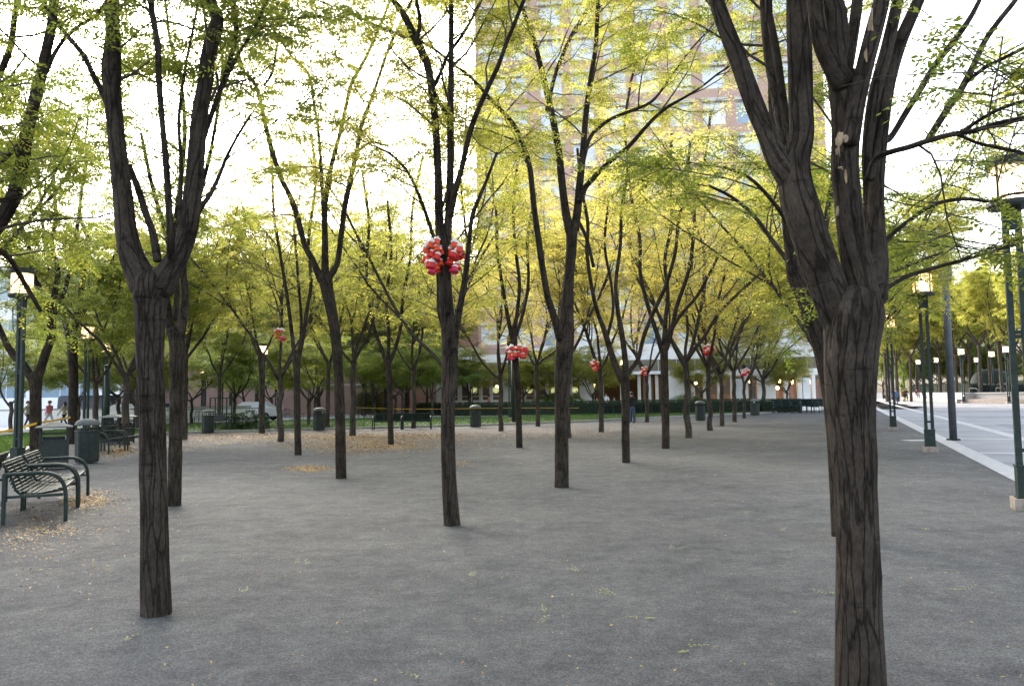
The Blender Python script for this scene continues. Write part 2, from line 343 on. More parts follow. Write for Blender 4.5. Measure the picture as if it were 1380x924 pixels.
# ------------------------------------------------------------------ trees
def spline(pts, n_per=None, step=.12):
    P = np.asarray(pts,float); k=len(P)
    if k<3: t=np.linspace(0,1,max(3,int(np.linalg.norm(P[-1][:3]-P[0][:3])/step)+2)); return P[0]+(P[-1]-P[0])*t[:,None]
    Q = np.vstack([2*P[0]-P[1],P,2*P[-1]-P[-2]]); out=[]
    for i in range(1,k):
        p0,p1,p2,p3=Q[i-1:i+3]; m=max(2,int(np.linalg.norm(p2[:3]-p1[:3])/step)+1); t=np.linspace(0,1,m,endpoint=False)[:,None]
        out.append(.5*((2*p1)+(-p0+p2)*t+(2*p0-5*p1+4*p2-p3)*t*t+(-p0+3*p1-3*p2+p3)*t**3))
    out.append(P[-1:]); return np.vstack(out)
def bark_relief(amp, freq=7):
    def f(a, P, seed):
        r = np.random.default_rng(seed+1); z=P[:,2][:,None]; o=np.ones((len(P),len(a)))
        for q in range(5):
            k=r.integers(3,freq+8); ph=r.uniform(0,6.28); w=r.uniform(1.5,5); ph2=r.uniform(0,6.28)
            o += amp*.45*np.abs(np.sin((k*a[None]+ph+1.3*np.sin(w*z+ph2)+.5*np.sin(w*3.3*z))/2)) - amp*.25
        o += amp*.8*np.sin(2*a[None]+2.2*z+seed) * .5
        for q in range(6):    # knots and healed scars
            za=r.uniform(0,3.0); aa=r.uniform(0,6.28); d=((z-za)/.08)**2+(np.angle(np.exp(1j*(a[None]-aa)))/.5)**2
            o += amp*r.uniform(.5,1.8)*np.exp(-d)
        return o
    return f
def norm(v): return v/(np.linalg.norm(v)+1e-9)
class Tree:
    def __init__(s, seed, base): s.r=np.random.default_rng(seed); s.seed=seed; s.base=np.array(base,float); s.limbs=[]; s.tw=[]; s.fp=[]; s.fd=[]
    def limb(s, pts, rad, n=8, relief=0, dome=False):
        P=np.asarray(pts,float); R=np.asarray(rad,float)
        a=norm(P[0]-P[1]); P=np.vstack([P[0]+a*R[0]*.55,P[0]+a*R[0]*.4,P]); R=np.concatenate([[R[0]*.35,R[0]*.8],R])
        if dome: a=norm(P[-1]-P[-2]); P=np.vstack([P,P[-1]+a*R[-1]*.35,P[-1]+a*R[-1]*.6]); R=np.concatenate([R,[R[-1]*.8,R[-1]*.35]])
        s.limbs.append((P,R,n,relief))
    def grow(s, p, d, L, r0, r1, up, wander, nst):
        P=[np.array(p,float)]; d=norm(np.array(d,float)); st=L/nst
        for i in range(nst):
            d=norm(d+s.r.normal(0,wander,3)+np.array([0,0,up])); P.append(P[-1]+d*st)
        return np.array(P), np.linspace(r0,r1,nst+1)
    def twigs(s, P, R, outward, leaf, dens, zmin=2.8, spacing=.33, start=.25, l2=(1.0,2.3), flat=.4, tipb=True):
        """secondary branches, their twigs and the leaf sprays along a limb"""
        seg=np.linalg.norm(np.diff(P,axis=0),axis=1); S=np.concatenate([[0],np.cumsum(seg)]); L=S[-1]
        u = start*L + s.r.uniform(0,spacing)
        while u < L:
            i=min(np.searchsorted(S,u)-1,len(P)-2); i=max(i,0); f=(u-S[i])/max(seg[i],1e-6); p=P[i]+(P[i+1]-P[i])*f; rr=R[i]
            u += spacing*s.r.uniform(.6,1.4)
            if p[2]<zmin: continue
            t=norm(P[i+1]-P[i]); az=s.r.uniform(0,6.283); o=np.array([math.cos(az),math.sin(az),0]); o=norm(o*.9+outward*.55*s.r.uniform(0,1))
            d=norm(t*s.r.uniform(.2,.75)+o*1.0+np.array([0,0,s.r.uniform(-.1,.3)]))
            l=s.r.uniform(*l2)*(1-.45*(u/L)); rb=min(rr*.5,.004+.008*l)
            B,RB=s.grow(p,d,l,rb,.0035,.03,.16,6)
            s.tw.append((B,RB,4)); s.sprays(B,RB,leaf,dens,flat)
    def sprays(s, B, RB, leaf, dens, flat):
        n3=int(4+5*dens*s.r.uniform(.6,1.3)); k=len(B)
        for j in range(n3):
            f=s.r.uniform(.2,1)*(k-1); i=min(int(f),k-2); p=B[i]+(B[i+1]-B[i])*(f-i); t=norm(B[i+1]-B[i])
            sd=norm(np.cross(t,[0,0,1])+1e-4)*s.r.choice([-1,1]); d=norm(t*.6+sd*s.r.uniform(.5,1.1)+np.array([0,0,s.r.uniform(-.15,.25)])); d[2]*=flat
            T,RT=s.grow(p,d,s.r.uniform(.35,.95),.0045,.0018,-.01,.15,4); s.tw.append((T,RT,3))
            if s.r.uniform()<leaf:
                m=int(s.r.uniform(9,17)*dens)
                for q in range(m):
                    g=s.r.uniform(.1,1)*4; a=min(int(g),3); pp=T[a]+(T[a+1]-T[a])*(g-a); tt=norm(T[a+1]-T[a])
                    s2=norm(np.cross(tt,[0,0,1])+1e-4)*s.r.choice([-1,1]); dd=norm(tt*s.r.uniform(.2,.9)+s2*s.r.uniform(.3,1)+np.array([0,0,s.r.uniform(-.3,.1)]))
                    s.fp.append(pp); s.fd.append(dd)
    def meshes(s, bark, leafm, name_root, fl=.19, nl=8, ll=.052, lw=.022, twig_mat=None):
        mb=MB()
        for i,(P,R,n,rel) in enumerate(s.limbs): mb.tube(P-s.base,R,n,True,bark_relief(rel) if rel else None,seed=s.seed*31+i)
        tr=mb.build('trunk',bark,name_root,True,bark=True)
        if s.tw:
            tb=MB()
            for P,R,n in s.tw: tb.tube(P-s.base,R,n,False)
            tb.build('twigs','twig',name_root,True)
        if s.fp:
            V,F,T=frond_mesh(np.array(s.fp)-s.base,np.array(s.fd),s.r,fl,nl,ll,lw)
            cb=MB(); cb.add(V,F); cb.build('crown',leafm,name_root,False,T)
        return tr
def frond_mesh(P, D, r, fl, nl, ll, lw):
    n=len(P); D=D/np.linalg.norm(D,axis=1)[:,None]; up=np.array([0,0,1.])+r.normal(0,.35,(n,3))
    S=np.cross(D,up); S/=np.linalg.norm(S,axis=1)[:,None]+1e-9; N=np.cross(S,D); L=fl*r.uniform(.6,1.3,n)[:,None]
    base_t=np.clip(r.normal(.42,.2,n),0,1); Vs=[];Ts=[]
    for k in range(nl):
        sN=(k+.6)/nl; side=1 if k%2 else -1
        b=P+D*L*sN; b[:,2]-= (L[:,0]*.35*sN*sN)
        d=D*.45+S*side*.95-N*r.uniform(-.1,.45,(n,1)); 
        if k==nl-1: d=D-N*.3
        d/=np.linalg.norm(d,axis=1)[:,None]
        w=np.cross(N,d); w/=np.linalg.norm(w,axis=1)[:,None]+1e-9
        w=w+N*r.normal(0,.35,(n,1)); l=ll*r.uniform(.7,1.25,(n,1)); h=lw*.5
        Vs.append(np.stack([b, b+d*l*.45+w*h, b+d*l, b+d*l*.45-w*h],1)); Ts.append(np.clip(base_t+r.normal(0,.1,n),0,1))
    V=np.stack(Vs,1).reshape(-1,3); T=np.stack(Ts,1).reshape(-1); F=np.arange(len(V)).reshape(-1,4)
    return V,F,T

def traced_tree(name, label, trunk, limbs, seed, bark='bark', leafm='leaf_green', leaf=.85, dens=1.0, top=10.5, group='locust trees of the grove', relief=.05, nt=28, zmin=2.8, spacing=.27, l2=(1.0,2.4), ext=True, leafsz=.98, depth=0.0, start=.2, nl=10):
    """trunk and limbs traced as (px, py, width px[, metres further away]); Y is the tree's own distance"""
    b=at(trunk[0][0],trunk[0][1]); Y=b.y; t=Tree(seed,b); tops=[]
    def conv(pl, off=0.0, noise=0.0):
        out=[]
        for q in pl:
            dy=(q[3] if len(q)>3 else 0)+off; p=pt(q[0],q[1],Y+dy); out.append([p.x,p.y,p.z,q[2]*(Y+dy)/FPX/2])
        return np.array(out)
    T=conv(trunk); T[0,2]=-.06; T[:,3]*=(.885 if nt>=24 else .95)
    Tt=spline(T,step=.035 if Y<13 else .15)
    t.limb(Tt[:,:3], Tt[:,3], nt, relief, True)
    ctr=T[-1,:3]
    for i,lm in enumerate(limbs):
        ln=len(lm); sgn=t.r.uniform(-1,1)*depth
        lm2=[(q[0],q[1],q[2],(q[3] if len(q)>3 else 0)+sgn*(k/(ln-1))) for k,q in enumerate(lm)]
        C=conv(lm2); Cs=spline(C,step=.05 if Y<13 else .15); P=Cs[:,:3]; R=np.maximum(Cs[:,3]*(.88 if seed==11 else .93),.004)
        if ext and P[-1,2]<top-1 and C[-1,3]>.012 and lm[-1][1]<120:
            d=norm(P[-1]-P[-min(len(P),12)]); L=(top-P[-1,2])*t.r.uniform(.75,1.05)/max(d[2],.5)
            if L>.5:
                E,RE=t.grow(P[-1],d,L,R[-1],.008,.05,.13,max(5,int(L/.3))); P=np.vstack([P,E[1:]]); R=np.concatenate([R,RE[1:]])
        t.limb(P,R,12 if R[0]>.05 else 7, relief*.8 if R[0]>.05 and Y<14 else 0)
        out=norm(np.array([P[-1,0]-T[0,0],P[-1,1]-T[0,1],0])+1e-3)
        t.twigs(P,R,out,leaf,dens,zmin,spacing,start,l2)
    root=thing(name,label,'tree',b,0,group)
    t.meshes(bark,leafm,root,fl=.22*leafsz,ll=.052*leafsz,lw=.019*leafsz,nl=nl)
    return root

T_ = 'locust_tree'
GR = 'locust trees of the grove'
traced_tree(T_,'massive dark foreground trunk at right with torn bark showing pale wood',
 [(1160,934,72),(1159,880,66),(1157,800,61),(1156,730,60),(1152,650,62),(1148,580,66),(1146,520,72),(1147,470,78),(1150,430,86),(1152,405,80)],
 [[(1142,450,58),(1120,395,56),(1099,340,54),(1083,290,54),(1072,248,50),(1073,215,42),(1080,182,38),(1079,140,37),(1078,87,38),(1076,20,38),(1075,-60,34)],
  [(1066,245,40),(1047,214,34),(1033,180,30),(1017,143,30),(996,85,28),(975,30,25),(955,-30,22)],
  [(1064,225,20,.15),(1054,190,15,.3),(1046,140,14,.5),(1036,80,15,.7),(1031,30,14,.8),(1028,-20,12,.9)],
  [(1068,200,16,.1),(1056,140,13,.2),(1046,70,13,.25),(1036,20,12,.3)],
  [(1165,430,60),(1160,385,50),(1150,330,44),(1144,280,42),(1139,225,40),(1140,170,42),(1139,120,46),(1132,95,38)],
  [(1134,112,34,-.05),(1118,85,26,-.1),(1106,55,25,-.2),(1098,0,25,-.3),(1094,-60,22,-.4)],
  [(1136,110,24,.05),(1146,65,19,.2),(1154,10,18,.3),(1160,-60,16,.4)],
  [(1146,190,28,-.1),(1154,140,27,-.1),(1165,90,27,-.12),(1178,40,27,-.1),(1189,-5,25,-.1),(1200,-70,22,-.1)],
  [(1172,400,50,.05),(1180,350,36,.15),(1180,300,26,.2),(1181,250,23,.25),(1186,190,22,.3),(1195,120,22,.35),(1212,60,21,.4),(1238,0,18,.45),(1262,-60,16,.5)],
  [(1174,345,24,.2),(1171,270,18,.3),(1169,200,18,.3),(1178,130,20,.3),(1195,65,20,.3),(1210,0,18,.3)],
  [(1172,240,16,0),(1180,214,11,0),(1200,205,9,-.1),(1223,199,9,-.2),(1250,190,9,-.3),(1279,182,8.5,-.4),(1310,177,8,-.5),(1353,164,7,-.6),(1400,155,6,-.7)],
  [(1290,182,7,-.4),(1320,162,6,-.5),(1350,146,6,-.6),(1400,130,5,-.7)],
  [(1293,182,6,-.4),(1315,192,5,-.45),(1336,197,5.5,-.5),(1365,203,6,-.6),(1400,212,5,-.7)],
  [(1183,392,14,0),(1200,385,7,.1),(1223,372,6.5,.2),(1266,359,6,.3),(1310,347,5.5,.4),(1357,333,5,.5),(1395,322,4,.6)],
  [(1180,345,14,.2),(1200,318,7,.3),(1223,299,6.5,.4),(1250,280,6,.5),(1275,271,6,.6),(1305,268,6,.7),(1336,271,5.5,.7),(1360,262,5,.8),(1400,258,4,.9)],
  [(1188,190,16,.3),(1201,184,10,.4),(1222,150,10,.5),(1240,121,10,.6),(1262,85,10,.7),(1288,52,10,.8),(1310,20,8,.9),(1330,-20,6,1)],
  [(1250,190,11,.2),(1262,170,11,.2),(1280,142,11,.2),(1292,126,11,.3),(1310,92,10,.3),(1327,56,9,.4),(1345,30,8,.4),(1365,5,8,.5),(1390,-30,6,.6)],
  [(1300,112,8,.3),(1330,90,6,.2),(1360,75,6,.1),(1400,55,5,0)]],
 11, leaf=.85, dens=1.0, top=9.5, relief=.055, nt=64, zmin=2.15, l2=(.7,1.8), spacing=.26, start=.3, leafsz=.8)
_big=[o for o in COL.objects if o.name==T_][0]
def scar(px,py,w,h,seed,dy):
    r=np.random.default_rng(seed); p0=pt(px,py,4.16+dy)-_big.location; n=22; m=MB(); k=4.16/FPX
    a=np.arange(n)/n*6.283; rr=1+.35*np.sin(2*a+seed)+.28*np.sin(3*a+2*seed)+.2*r.normal(0,1,n).clip(-1,1)
    V=[(0,-.008,0)]+[(np.cos(q)*z*w*k/2,.012*abs(np.cos(q))*2-.004,np.sin(q)*z*h*k/2) for q,z in zip(a,rr)]
    V=np.array(V)+np.array(p0); m.add(V,[(0,1+(i+1)%n,1+i,1+i) for i in range(n)]); m.F=[f for f in m.F]; m.build('torn_bark','wood',_big)
for q in [(1135,186,13,19,1,-.20),(1131,203,4,16,2,-.20),(1135,226,5,5,3,-.2),(1141,238,2.5,14,4,-.19),(1175,30,8,24,5,-.20),(1168,72,3,16,6,-.19),(1130,284,2,16,8,-.2)]: scar(*q)
traced_tree(T_,'leaning trunk half hidden behind the massive foreground tree at right',
 [(1137,722,34),(1133,650,32),(1128,580,31),(1120,520,31),(1108,465,30),(1092,420,28),(1080,385,26)],
 [[(1079,388,24),(1072,370,24),(1066,330,20),(1060,280,17),(1052,220,15),(1042,150,13),(1040,80,12),(1032,0,10)],
  [(1108,450,14,.2),(1103,390,11,.3),(1108,330,10,.4),(1118,270,9,.5),(1128,200,8,.6),(1120,120,8,.7),(1115,40,7,.8)],
  [(1068,360,9,.3),(1045,330,7,.6),(1015,290,6,1),(985,265,5,1.3),(955,250,4,1.5)],
  [(1062,300,8,-.2),(1040,270,6,-.4),(1010,240,5,-.6),(975,225,4,-.8)],
  [(1095,430,8,-.2),(1125,390,7,-.4),(1190,370,6,-.3),(1230,355,5,0),(1270,340,4,.3)]],
 12, leaf=.9, dens=1.1, nt=32, top=10.5, zmin=2.9, start=.3)
traced_tree(T_,'dark forked trunk at left with two thick upright limbs, beside the benches',
 [(211,827,43),(209,760,40),(208,700,39),(206,620,38),(205,540,37),(202,480,39),(202,430,43),(203,400,48),(205,378,54)],
 [[(196,385,44),(184,360,38),(175,335,33),(169,300,29),(166,265,27),(160,215,26),(155,165,24),(151,120,24),(150,92,27),(152,50,21),(151,0,20),(150,-60,18)],
  [(150,150,14),(138,125,9),(125,100,8),(112,74,8),(92,50,7),(74,26,7),(56,0,6),(35,-30,5)],
  [(215,388,42),(230,362,34),(245,335,29),(255,303,27),(261,250,26),(266,190,24),(270,150,23),(276,115,22),(282,70,21),(290,40,20),(293,25,17),(286,5,15),(280,-40,14)],
  [(212,350,13,.1),(206,315,11,.15),(198,292,10,.2),(186,255,10,.2),(174,222,8,.1)],
  [(230,345,13,-.1),(230,320,11,-.2),(227,270,10,-.25),(224,225,10,-.3),(219,170,9,-.3),(214,112,9,-.35),(212,60,9,-.4),(202,0,9,-.4),(196,-50,8,-.4)],
  [(240,335,8,.2),(242,290,6.5,.3),(244,220,6,.35),(241,160,5,.4),(250,90,4,.5),(262,30,4,.6)],
  [(256,312,9,.1),(268,285,7.5,.2),(283,262,7,.3),(296,235,6,.4),(306,210,5,.5),(322,180,4,.6),(340,152,3,.7)],
  [(270,200,10,.1),(277,178,8,.1),(290,140,8,.15),(305,98,7.5,.2),(318,45,7,.3),(316,0,6,.3),(312,-40,5,.4)],
  [(298,120,6,.2),(320,75,5,.2),(342,40,4,.2),(360,0,4,.2)]],
 13, leaf=.9, dens=1.05, top=9.5, relief=.05, nt=56, zmin=3.6, l2=(.7,1.8), leafsz=.8)
traced_tree(T_,'knotted brown trunk standing just behind the dark forked trunk at left',
 [(235,681,19),(236,620,19),(237,560,19),(238,510,20),(239,470,23),(236,445,22)],
 [[(232,450,15),(228,430,11),(224,380,9),(233,320,8),(243,250,7),(249,180,6),(244,100,5)],
  [(241,455,16),(247,425,13),(250,400,11),(247,350,9),(260,290,7),(278,230,6),(290,170,5),(300,100,5)],
  [(236,430,9,.3),(238,380,8,.5),(225,320,7,.7),(205,250,6,.8),(190,180,5,.9)]],
 14, leaf=.9, dens=1.1, nt=28, zmin=3.4)
traced_tree(T_,'slender dark trunk in the centre bearing the large pair of red lantern clusters',
 [(610,707,25),(606,660,22),(604,600,21),(604,545,21),(606,500,24),(606,455,24),(602,410,20),(599,360,19),(597,325,20)],
 [[(595,335,14),(592,300,13),(591,255,12),(590,225,12),(587,170,11),(583,130,11),(577,92,11),(568,68,12),(558,48,11),(545,22,10),(530,0,9),(515,-25,8)],
  [(601,332,14),(604,300,12),(606,260,11.5),(607,215,10.5),(607,150,9.5),(608,100,8.5),(608,55,8),(608,0,7),(606,-40,6)],
  [(607,290,10,-.1),(613,260,9,-.2),(621,232,8,-.2),(635,173,8,-.3),(655,124,7.5,-.4),(671,90,7,-.5),(682,60,6,-.5),(703,8,6,-.6),(716,-25,5,-.7)],
  [(584,125,8,.1),(593,140,6,.15),(604,157,5,.2)],
  [(586,115,6,.1),(595,95,5,.15),(604,74,5,.2),(628,40,4.5,.3),(646,5,4,.4)],
  [(592,345,7,.3),(578,300,6,.5),(560,252,5,.7),(545,226,4.5,.9),(525,207,4,1),(505,197,3,1.1)],
  [(612,470,11,-.1),(618,425,10,-.2),(627,375,9,-.3),(632,330,7,-.4),(637,290,6.5,-.5),(655,245,5,-.6),(670,205,4,-.7)],
  [(560,60,8,-.1),(566,30,6,-.1),(561,0,6,-.2),(556,-30,5,-.2)]],
 15, leaf=.8, dens=1.0, nt=36, zmin=4.2, leafm='leaf_lime')
traced_tree(T_,'dark trunk right of centre dividing into a tall narrow fork of limbs',
 [(757,656,22),(757,610,20),(757,560,20),(759,500,26),(762,455,27),(764,415,20),(767,375,15),(770,335,16),(771,302,19)],
 [[(768,312,14),(762,284,12),(757,243,11),(753,205,10.5),(745,160,9.5),(737,125,9),(728,87,8),(718,50,7),(707,20,6.5),(697,-10,6)],
  [(774,310,14),(778,285,12),(781,250,11),(786,200,9.5),(790,150,8.5),(797,100,7.5),(803,60,6.5),(806,0,6),(808,-40,5)],
  [(782,270,9,-.1),(787,255,8,-.1),(797,243,8,-.2),(811,228,7,-.3),(829,212,7,-.4),(846,199,6.5,-.4),(861,182,6,-.5),(881,160,5.5,-.6),(900,144,5,-.7),(920,133,4,-.8),(946,117,3,-.9)],
  [(784,225,7,.2),(795,186,6,.3),(810,170,5.5,.3),(826,159,5,.4),(852,149,5,.5),(877,138,4.5,.6),(893,120,4,.7),(903,105,4,.8),(920,82,3,.9)],
  [(737,150,7,.1),(744,118,6,.2),(750,95,6,.3),(757,78,6,.3),(770,48,5.5,.4),(786,22,5,.5),(802,-5,4,.5)],
  [(755,455,14,-.1),(750,437,12,-.15),(744,418,10,-.2),(737,395,9.5,-.3),(731,360,9,-.4),(726,325,9,-.5),(720,282,8.5,-.6),(714,226,8,-.7),(708,205,8,-.7),(703,190,7,-.8),(690,165,6.5,-.9),(665,138,5.5,-1),(635,105,4.5,-1.1),(609,86,4,-1.2)],
  [(775,290,6,.4),(790,320,5,.7),(800,360,5,.9)]],
 16, leaf=.8, dens=1.0, nt=36, zmin=5.2, leafm='leaf_lime')
traced_tree(T_,'curving trunk left of centre opening into a wide vase of thin limbs',
 [(460,644,16),(459,600,15),(458,550,15),(456,500,15),(453,460,15.5),(448,425,16),(442,395,18),(438,372,21)],
 [[(433,378,12),(421,350,9),(411,331,8.5),(400,290,8.5),(390,262,8),(378,238,7.5),(361,182,7),(348,125,6),(340,108,6),(326,91,5),(317,43,5),(312,0,4.5),(308,-30,4)],
  [(438,368,12),(438,330,9.5),(438,277,8.5),(446,226,7),(460,173,6),(467,140,6),(474,112,5.5),(495,74,5),(516,26,4),(530,-10,4)],
  [(437,300,7,.2),(434,250,5.5,.3),(430,186,5,.4),(423,140,4.5,.5),(416,100,4,.6),(391,74,4,.7),(370,40,3,.8)],
  [(444,372,11),(454,356,8.5),(460,315,8),(465,277,8),(477,221,7.5),(482,195,6.5),(487,170,6),(500,135,5.5),(512,100,5),(524,65,4.5),(537,38,4),(550,10,3.5)],
  [(336+20,115,4,-.2),(366,100,4,-.3),(372,70,3,-.4)],
  [(480,205,5,.2),(500,192,4,.4),(525,198,3,.6)]],
 17, leaf=.95, dens=1.15, nt=24, zmin=4.8, leafm='leaf_lime', top=11)
traced_tree(T_,'three-limbed trunk with a low fork standing before the paired benches',
 [(844,623,11.5),(843,580,11),(843,540,11.5),(842,505,14)],
 [[(838,512,11),(830,494,9.5),(822,470,9),(814,444,7.5),(805,420,6),(797,385,5.5),(791,340,5.5),(792,300,5),(783,250,4),(778,200,4)],
  [(843,505,11),(842,480,8.5),(838,450,8),(832,415,6.5),(830,380,5.5),(836,330,5),(838,280,4.5),(846,225,4),(842,170,4),(850,110,4)],
  [(844,508,8),(852,495,6.5),(860,484,6.5),(867,455,6),(880,422,6),(897,385,5.5),(910,340,5),(914,300,4.5),(925,250,4),(930,190,4)],
  [(818,455,5,.4),(826,420,4.5,.7),(824,385,4,1),(815,330,4,1.2),(820,270,3.5,1.4)]],
 18, leaf=.6, dens=.85, nt=20, zmin=5, leafm='leaf_yellow', top=11, depth=.5, leafsz=1.2, nl=6)
traced_tree(T_,'sturdy grey trunk right of centre with limbs fanning from a knuckle',
 [(897,604,11.5),(897,560,10.5),(896,520,10.5),(895,485,11),(895,468,12)],
 [[(892,472,8),(884,445,7),(874,415,6),(863,370,5.5),(862,320,5),(850,260,4),(846,200,4)],
  [(895,468,8),(897,430,6.5),(900,395,5.5),(896,350,5),(905,300,4.5),(903,240,4),(905,180,4)],
  [(898,470,8),(905,445,7),(913,410,6),(928,365,5.5),(935,315,5),(937,270,4.5),(950,215,4),(958,150,4)],
  [(899,455,6,.4),(917,425,5,.7),(940,398,4.5,1),(958,365,4,1.2),(975,330,4,1.5)]],
 19, leaf=.6, dens=.85, nt=20, zmin=5, leafm='leaf_yellow', top=11.5, depth=.5, leafsz=1.2, nl=6)
traced_tree(T_,'straight trunk with small red lanterns beside the green lamp post',
 [(700,603,9.5),(699,560,8.5),(697,520,9),(694,480,10),(692,450,10)],
 [[(690,455,6.5),(684,425,6),(678,390,5),(670,335,4.5),(668,280,4),(655,220,4),(650,150,4)],
  [(692,450,7),(697,420,5.5),(700,380,5),(694,330,4.5),(692,270,4),(700,200,4)],
  [(694,455,6,.3),(704,425,5,.5),(712,380,4.5,.8),(711,320,4,1),(722,260,4,1.2)]],
 20, leaf=.6, dens=.85, nt=18, zmin=5, leafm='leaf_yellow', top=11.5, depth=.5, leafsz=1.2, nl=6)
traced_tree(T_,'thin dark trunk in the left grove with a clean narrow V fork',
 [(402,613,10),(401,570,9),(400,520,9),(400,488,10)],
 [[(398,492,7),(394,455,6),(387,400,5),(378,345,4.5),(369,285,4),(366,220,4),(355,150,4)],
  [(401,490,7),(408,455,6),(414,415,5.5),(419,380,5),(416,320,4.5),(425,250,4),(420,180,4)],
  [(400,500,5,.4),(406,440,4.5,.8),(402,380,4,1),(396,300,4,1.3)]],
 21, leaf=.6, dens=.8, nt=18, zmin=4.5, leafm='leaf_lime', top=11.5, depth=.5, leafsz=1.2, nl=6)
traced_tree(T_,'grey three-pronged trunk standing before the left green bench',
 [(527,599,8.5),(526,560,8),(525,520,8),(523,487,8.5)],
 [[(521,490,6),(514,470,5.5),(505,445,5),(498,410,4.5),(494,360,4),(497,300,4),(488,230,4)],
  [(523,487,5.5),(524,450,5),(521,400,4.5),(527,340,4),(522,270,4)],
  [(525,488,6),(533,468,5.5),(540,440,5),(543,400,4.5),(553,345,4),(556,280,4),(570,210,4)]],
 22, leaf=.55, dens=.8, nt=18, zmin=4.5, leafm='leaf_lime', top=11.5, depth=.5, leafsz=1.2, nl=6)
# trees at the left rim, traced
traced_tree(T_,'heavily forked dark tree behind the left lamp, over the square litter bin',
 [(48,613,17),(48,570,16),(48,530,16),(48,505,19)],
 [[(44,512,12),(32,492,11),(18,478,10),(5,455,8),(-8,420,7),(-15,370,6),(-10,310,5)],
  [(51,508,13),(60,480,12),(70,450,11),(68,420,9),(58,395,7),(45,370,6),(38,330,6),(20,280,5),(15,220,4)],
  [(68,440,9),(73,400,8),(78,365,7),(70,330,6),(75,290,5.5),(72,240,5),(75,190,4)],
  [(70,430,7,.3),(86,395,6,.6),(97,350,5,.8),(105,300,5,1),(110,260,4,1.2),(118,210,4,1.3)]],
 23, leaf=.95, dens=1.25, nt=24, zmin=3.0, top=11, depth=.6, leafsz=1.1, nl=7)
traced_tree(T_,'dark upright tree left of the round litter bin, forked at lamp height',
 [(97,598,13),(98,560,12),(99,520,12),(98,480,13),(97,455,14)],
 [[(94,462,9),(88,435,8),(80,400,7),(72,360,6),(60,320,5),(55,270,4),(50,220,4)],
  [(98,458,9),(104,425,8),(110,390,7),(117,345,6),(118,320,6),(108,290,5),(112,240,4),(120,190,4)],
  [(102,440,7,.4),(118,410,6,.6),(132,385,5,.8),(150,355,5,1),(165,320,4,1.2)]],
 24, leaf=.95, dens=1.25, nt=20, zmin=3.0, top=11, depth=.6, leafsz=1.15, nl=7)
traced_tree(T_,'limb of a tree beyond the left edge leaning into the picture',
 [(-190,742,34),(-185,660,32),(-170,560,32),(-150,480,34)],
 [[(-150,490,30),(-110,430,26),(-60,375,24),(-25,330,23),(0,297,22),(18,265,20),(30,220,18),(36,180,17),(48,130,16),(60,80,15),(70,30,13),(72,0,12),(70,-40,10)],
  [(48,130,8),(75,70,6),(100,40,5),(130,20,5),(150,-10,4)],
  [(-150,485,20,.3),(-130,400,16,.4),(-70,250,13,.5),(-20,140,10,.6),(12,70,9,.6),(20,20,8,.7),(30,-30,7,.8)],
  [(-20,330,12,.5),(10,345,8,.8),(35,385,7,1.2),(55,420,5,1.4)],
  [(20,262,9,-.2),(0,270,7,-.4),(-40,250,6,-.5)],
  [(36,180,8,.1),(20,200,6,.3),(0,220,5,.5),(-30,230,4,.6)]],
 25, leaf=.95, dens=1.2, nt=24, zmin=2.8, top=9.5)

# procedural kinds, copied to the rest of the grove
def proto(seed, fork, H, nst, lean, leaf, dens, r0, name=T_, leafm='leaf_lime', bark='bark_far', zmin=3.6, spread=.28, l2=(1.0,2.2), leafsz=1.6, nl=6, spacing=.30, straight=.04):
    t=Tree(seed,(0,0,0)); r=t.r
    n=7; P=np.array([[math.sin(lean)*fork*k/n + r.normal(0,.02), r.normal(0,.02), fork*k/n] for k in range(n+1)]); P[0]=[0,0,-.06]
    R=r0*np.interp(np.arange(n+1),[0,1,n-1,n],[1.12,1,.88,1.02]); Sp=spline(np.c_[P,R],step=.2); t.limb(Sp[:,:3],Sp[:,3],12,.05,True)
    a0=r.uniform(0,6.28)
    for k in range(nst):
        a=a0+6.283*k/nst+r.normal(0,.25); o=np.array([math.cos(a),math.sin(a),0]); sp=spread*r.uniform(.6,1.4)
        d=norm(o*sp*2.2+np.array([0,0,.8])); L=(H-fork)*r.uniform(.85,1.05)
        p0=P[-1]-np.array([0,0,r.uniform(0,.25)])
        rr=r0*r.uniform(.45,.65); B,RB=t.grow(p0,d,L,rr,.012,.10-straight,.11,14); t.limb(B,RB,7)
        t.twigs(B,RB,o,leaf,dens,zmin,spacing,.18,l2)
        for q in range(2):     # a forked leader
            i=r.integers(3,8); az=r.uniform(0,6.28); d2=norm((B[i+1]-B[i])/np.linalg.norm(B[i+1]-B[i])+.55*np.array([math.cos(az),math.sin(az),.1])); L2=L*(1-i/14)*r.uniform(.6,.95)
            C,RC=t.grow(B[i],d2,L2,RB[i]*.7,.010,.07,.11,9); t.limb(C,RC,5); t.twigs(C,RC,norm(np.array([C[-1][0],C[-1][1],0])+1e-3),leaf,dens,zmin,spacing,.25,l2)
    root=thing(name,'prototype','tree'); t.meshes(bark,leafm,root,fl=.2*leafsz,nl=nl,ll=.052*leafsz,lw=.023*leafsz)
    return root
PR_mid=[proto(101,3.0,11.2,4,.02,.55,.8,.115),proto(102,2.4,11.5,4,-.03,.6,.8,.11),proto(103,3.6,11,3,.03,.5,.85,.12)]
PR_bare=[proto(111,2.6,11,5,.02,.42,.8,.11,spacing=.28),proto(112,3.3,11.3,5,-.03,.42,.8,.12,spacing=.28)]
PR_lush=[proto(121,2.6,10.8,4,.02,.95,1.1,.13,leafm='leaf_green',zmin=3.0),proto(122,3.4,11.2,4,-.03,.95,1.1,.12,leafm='leaf_green',zmin=3.0)]
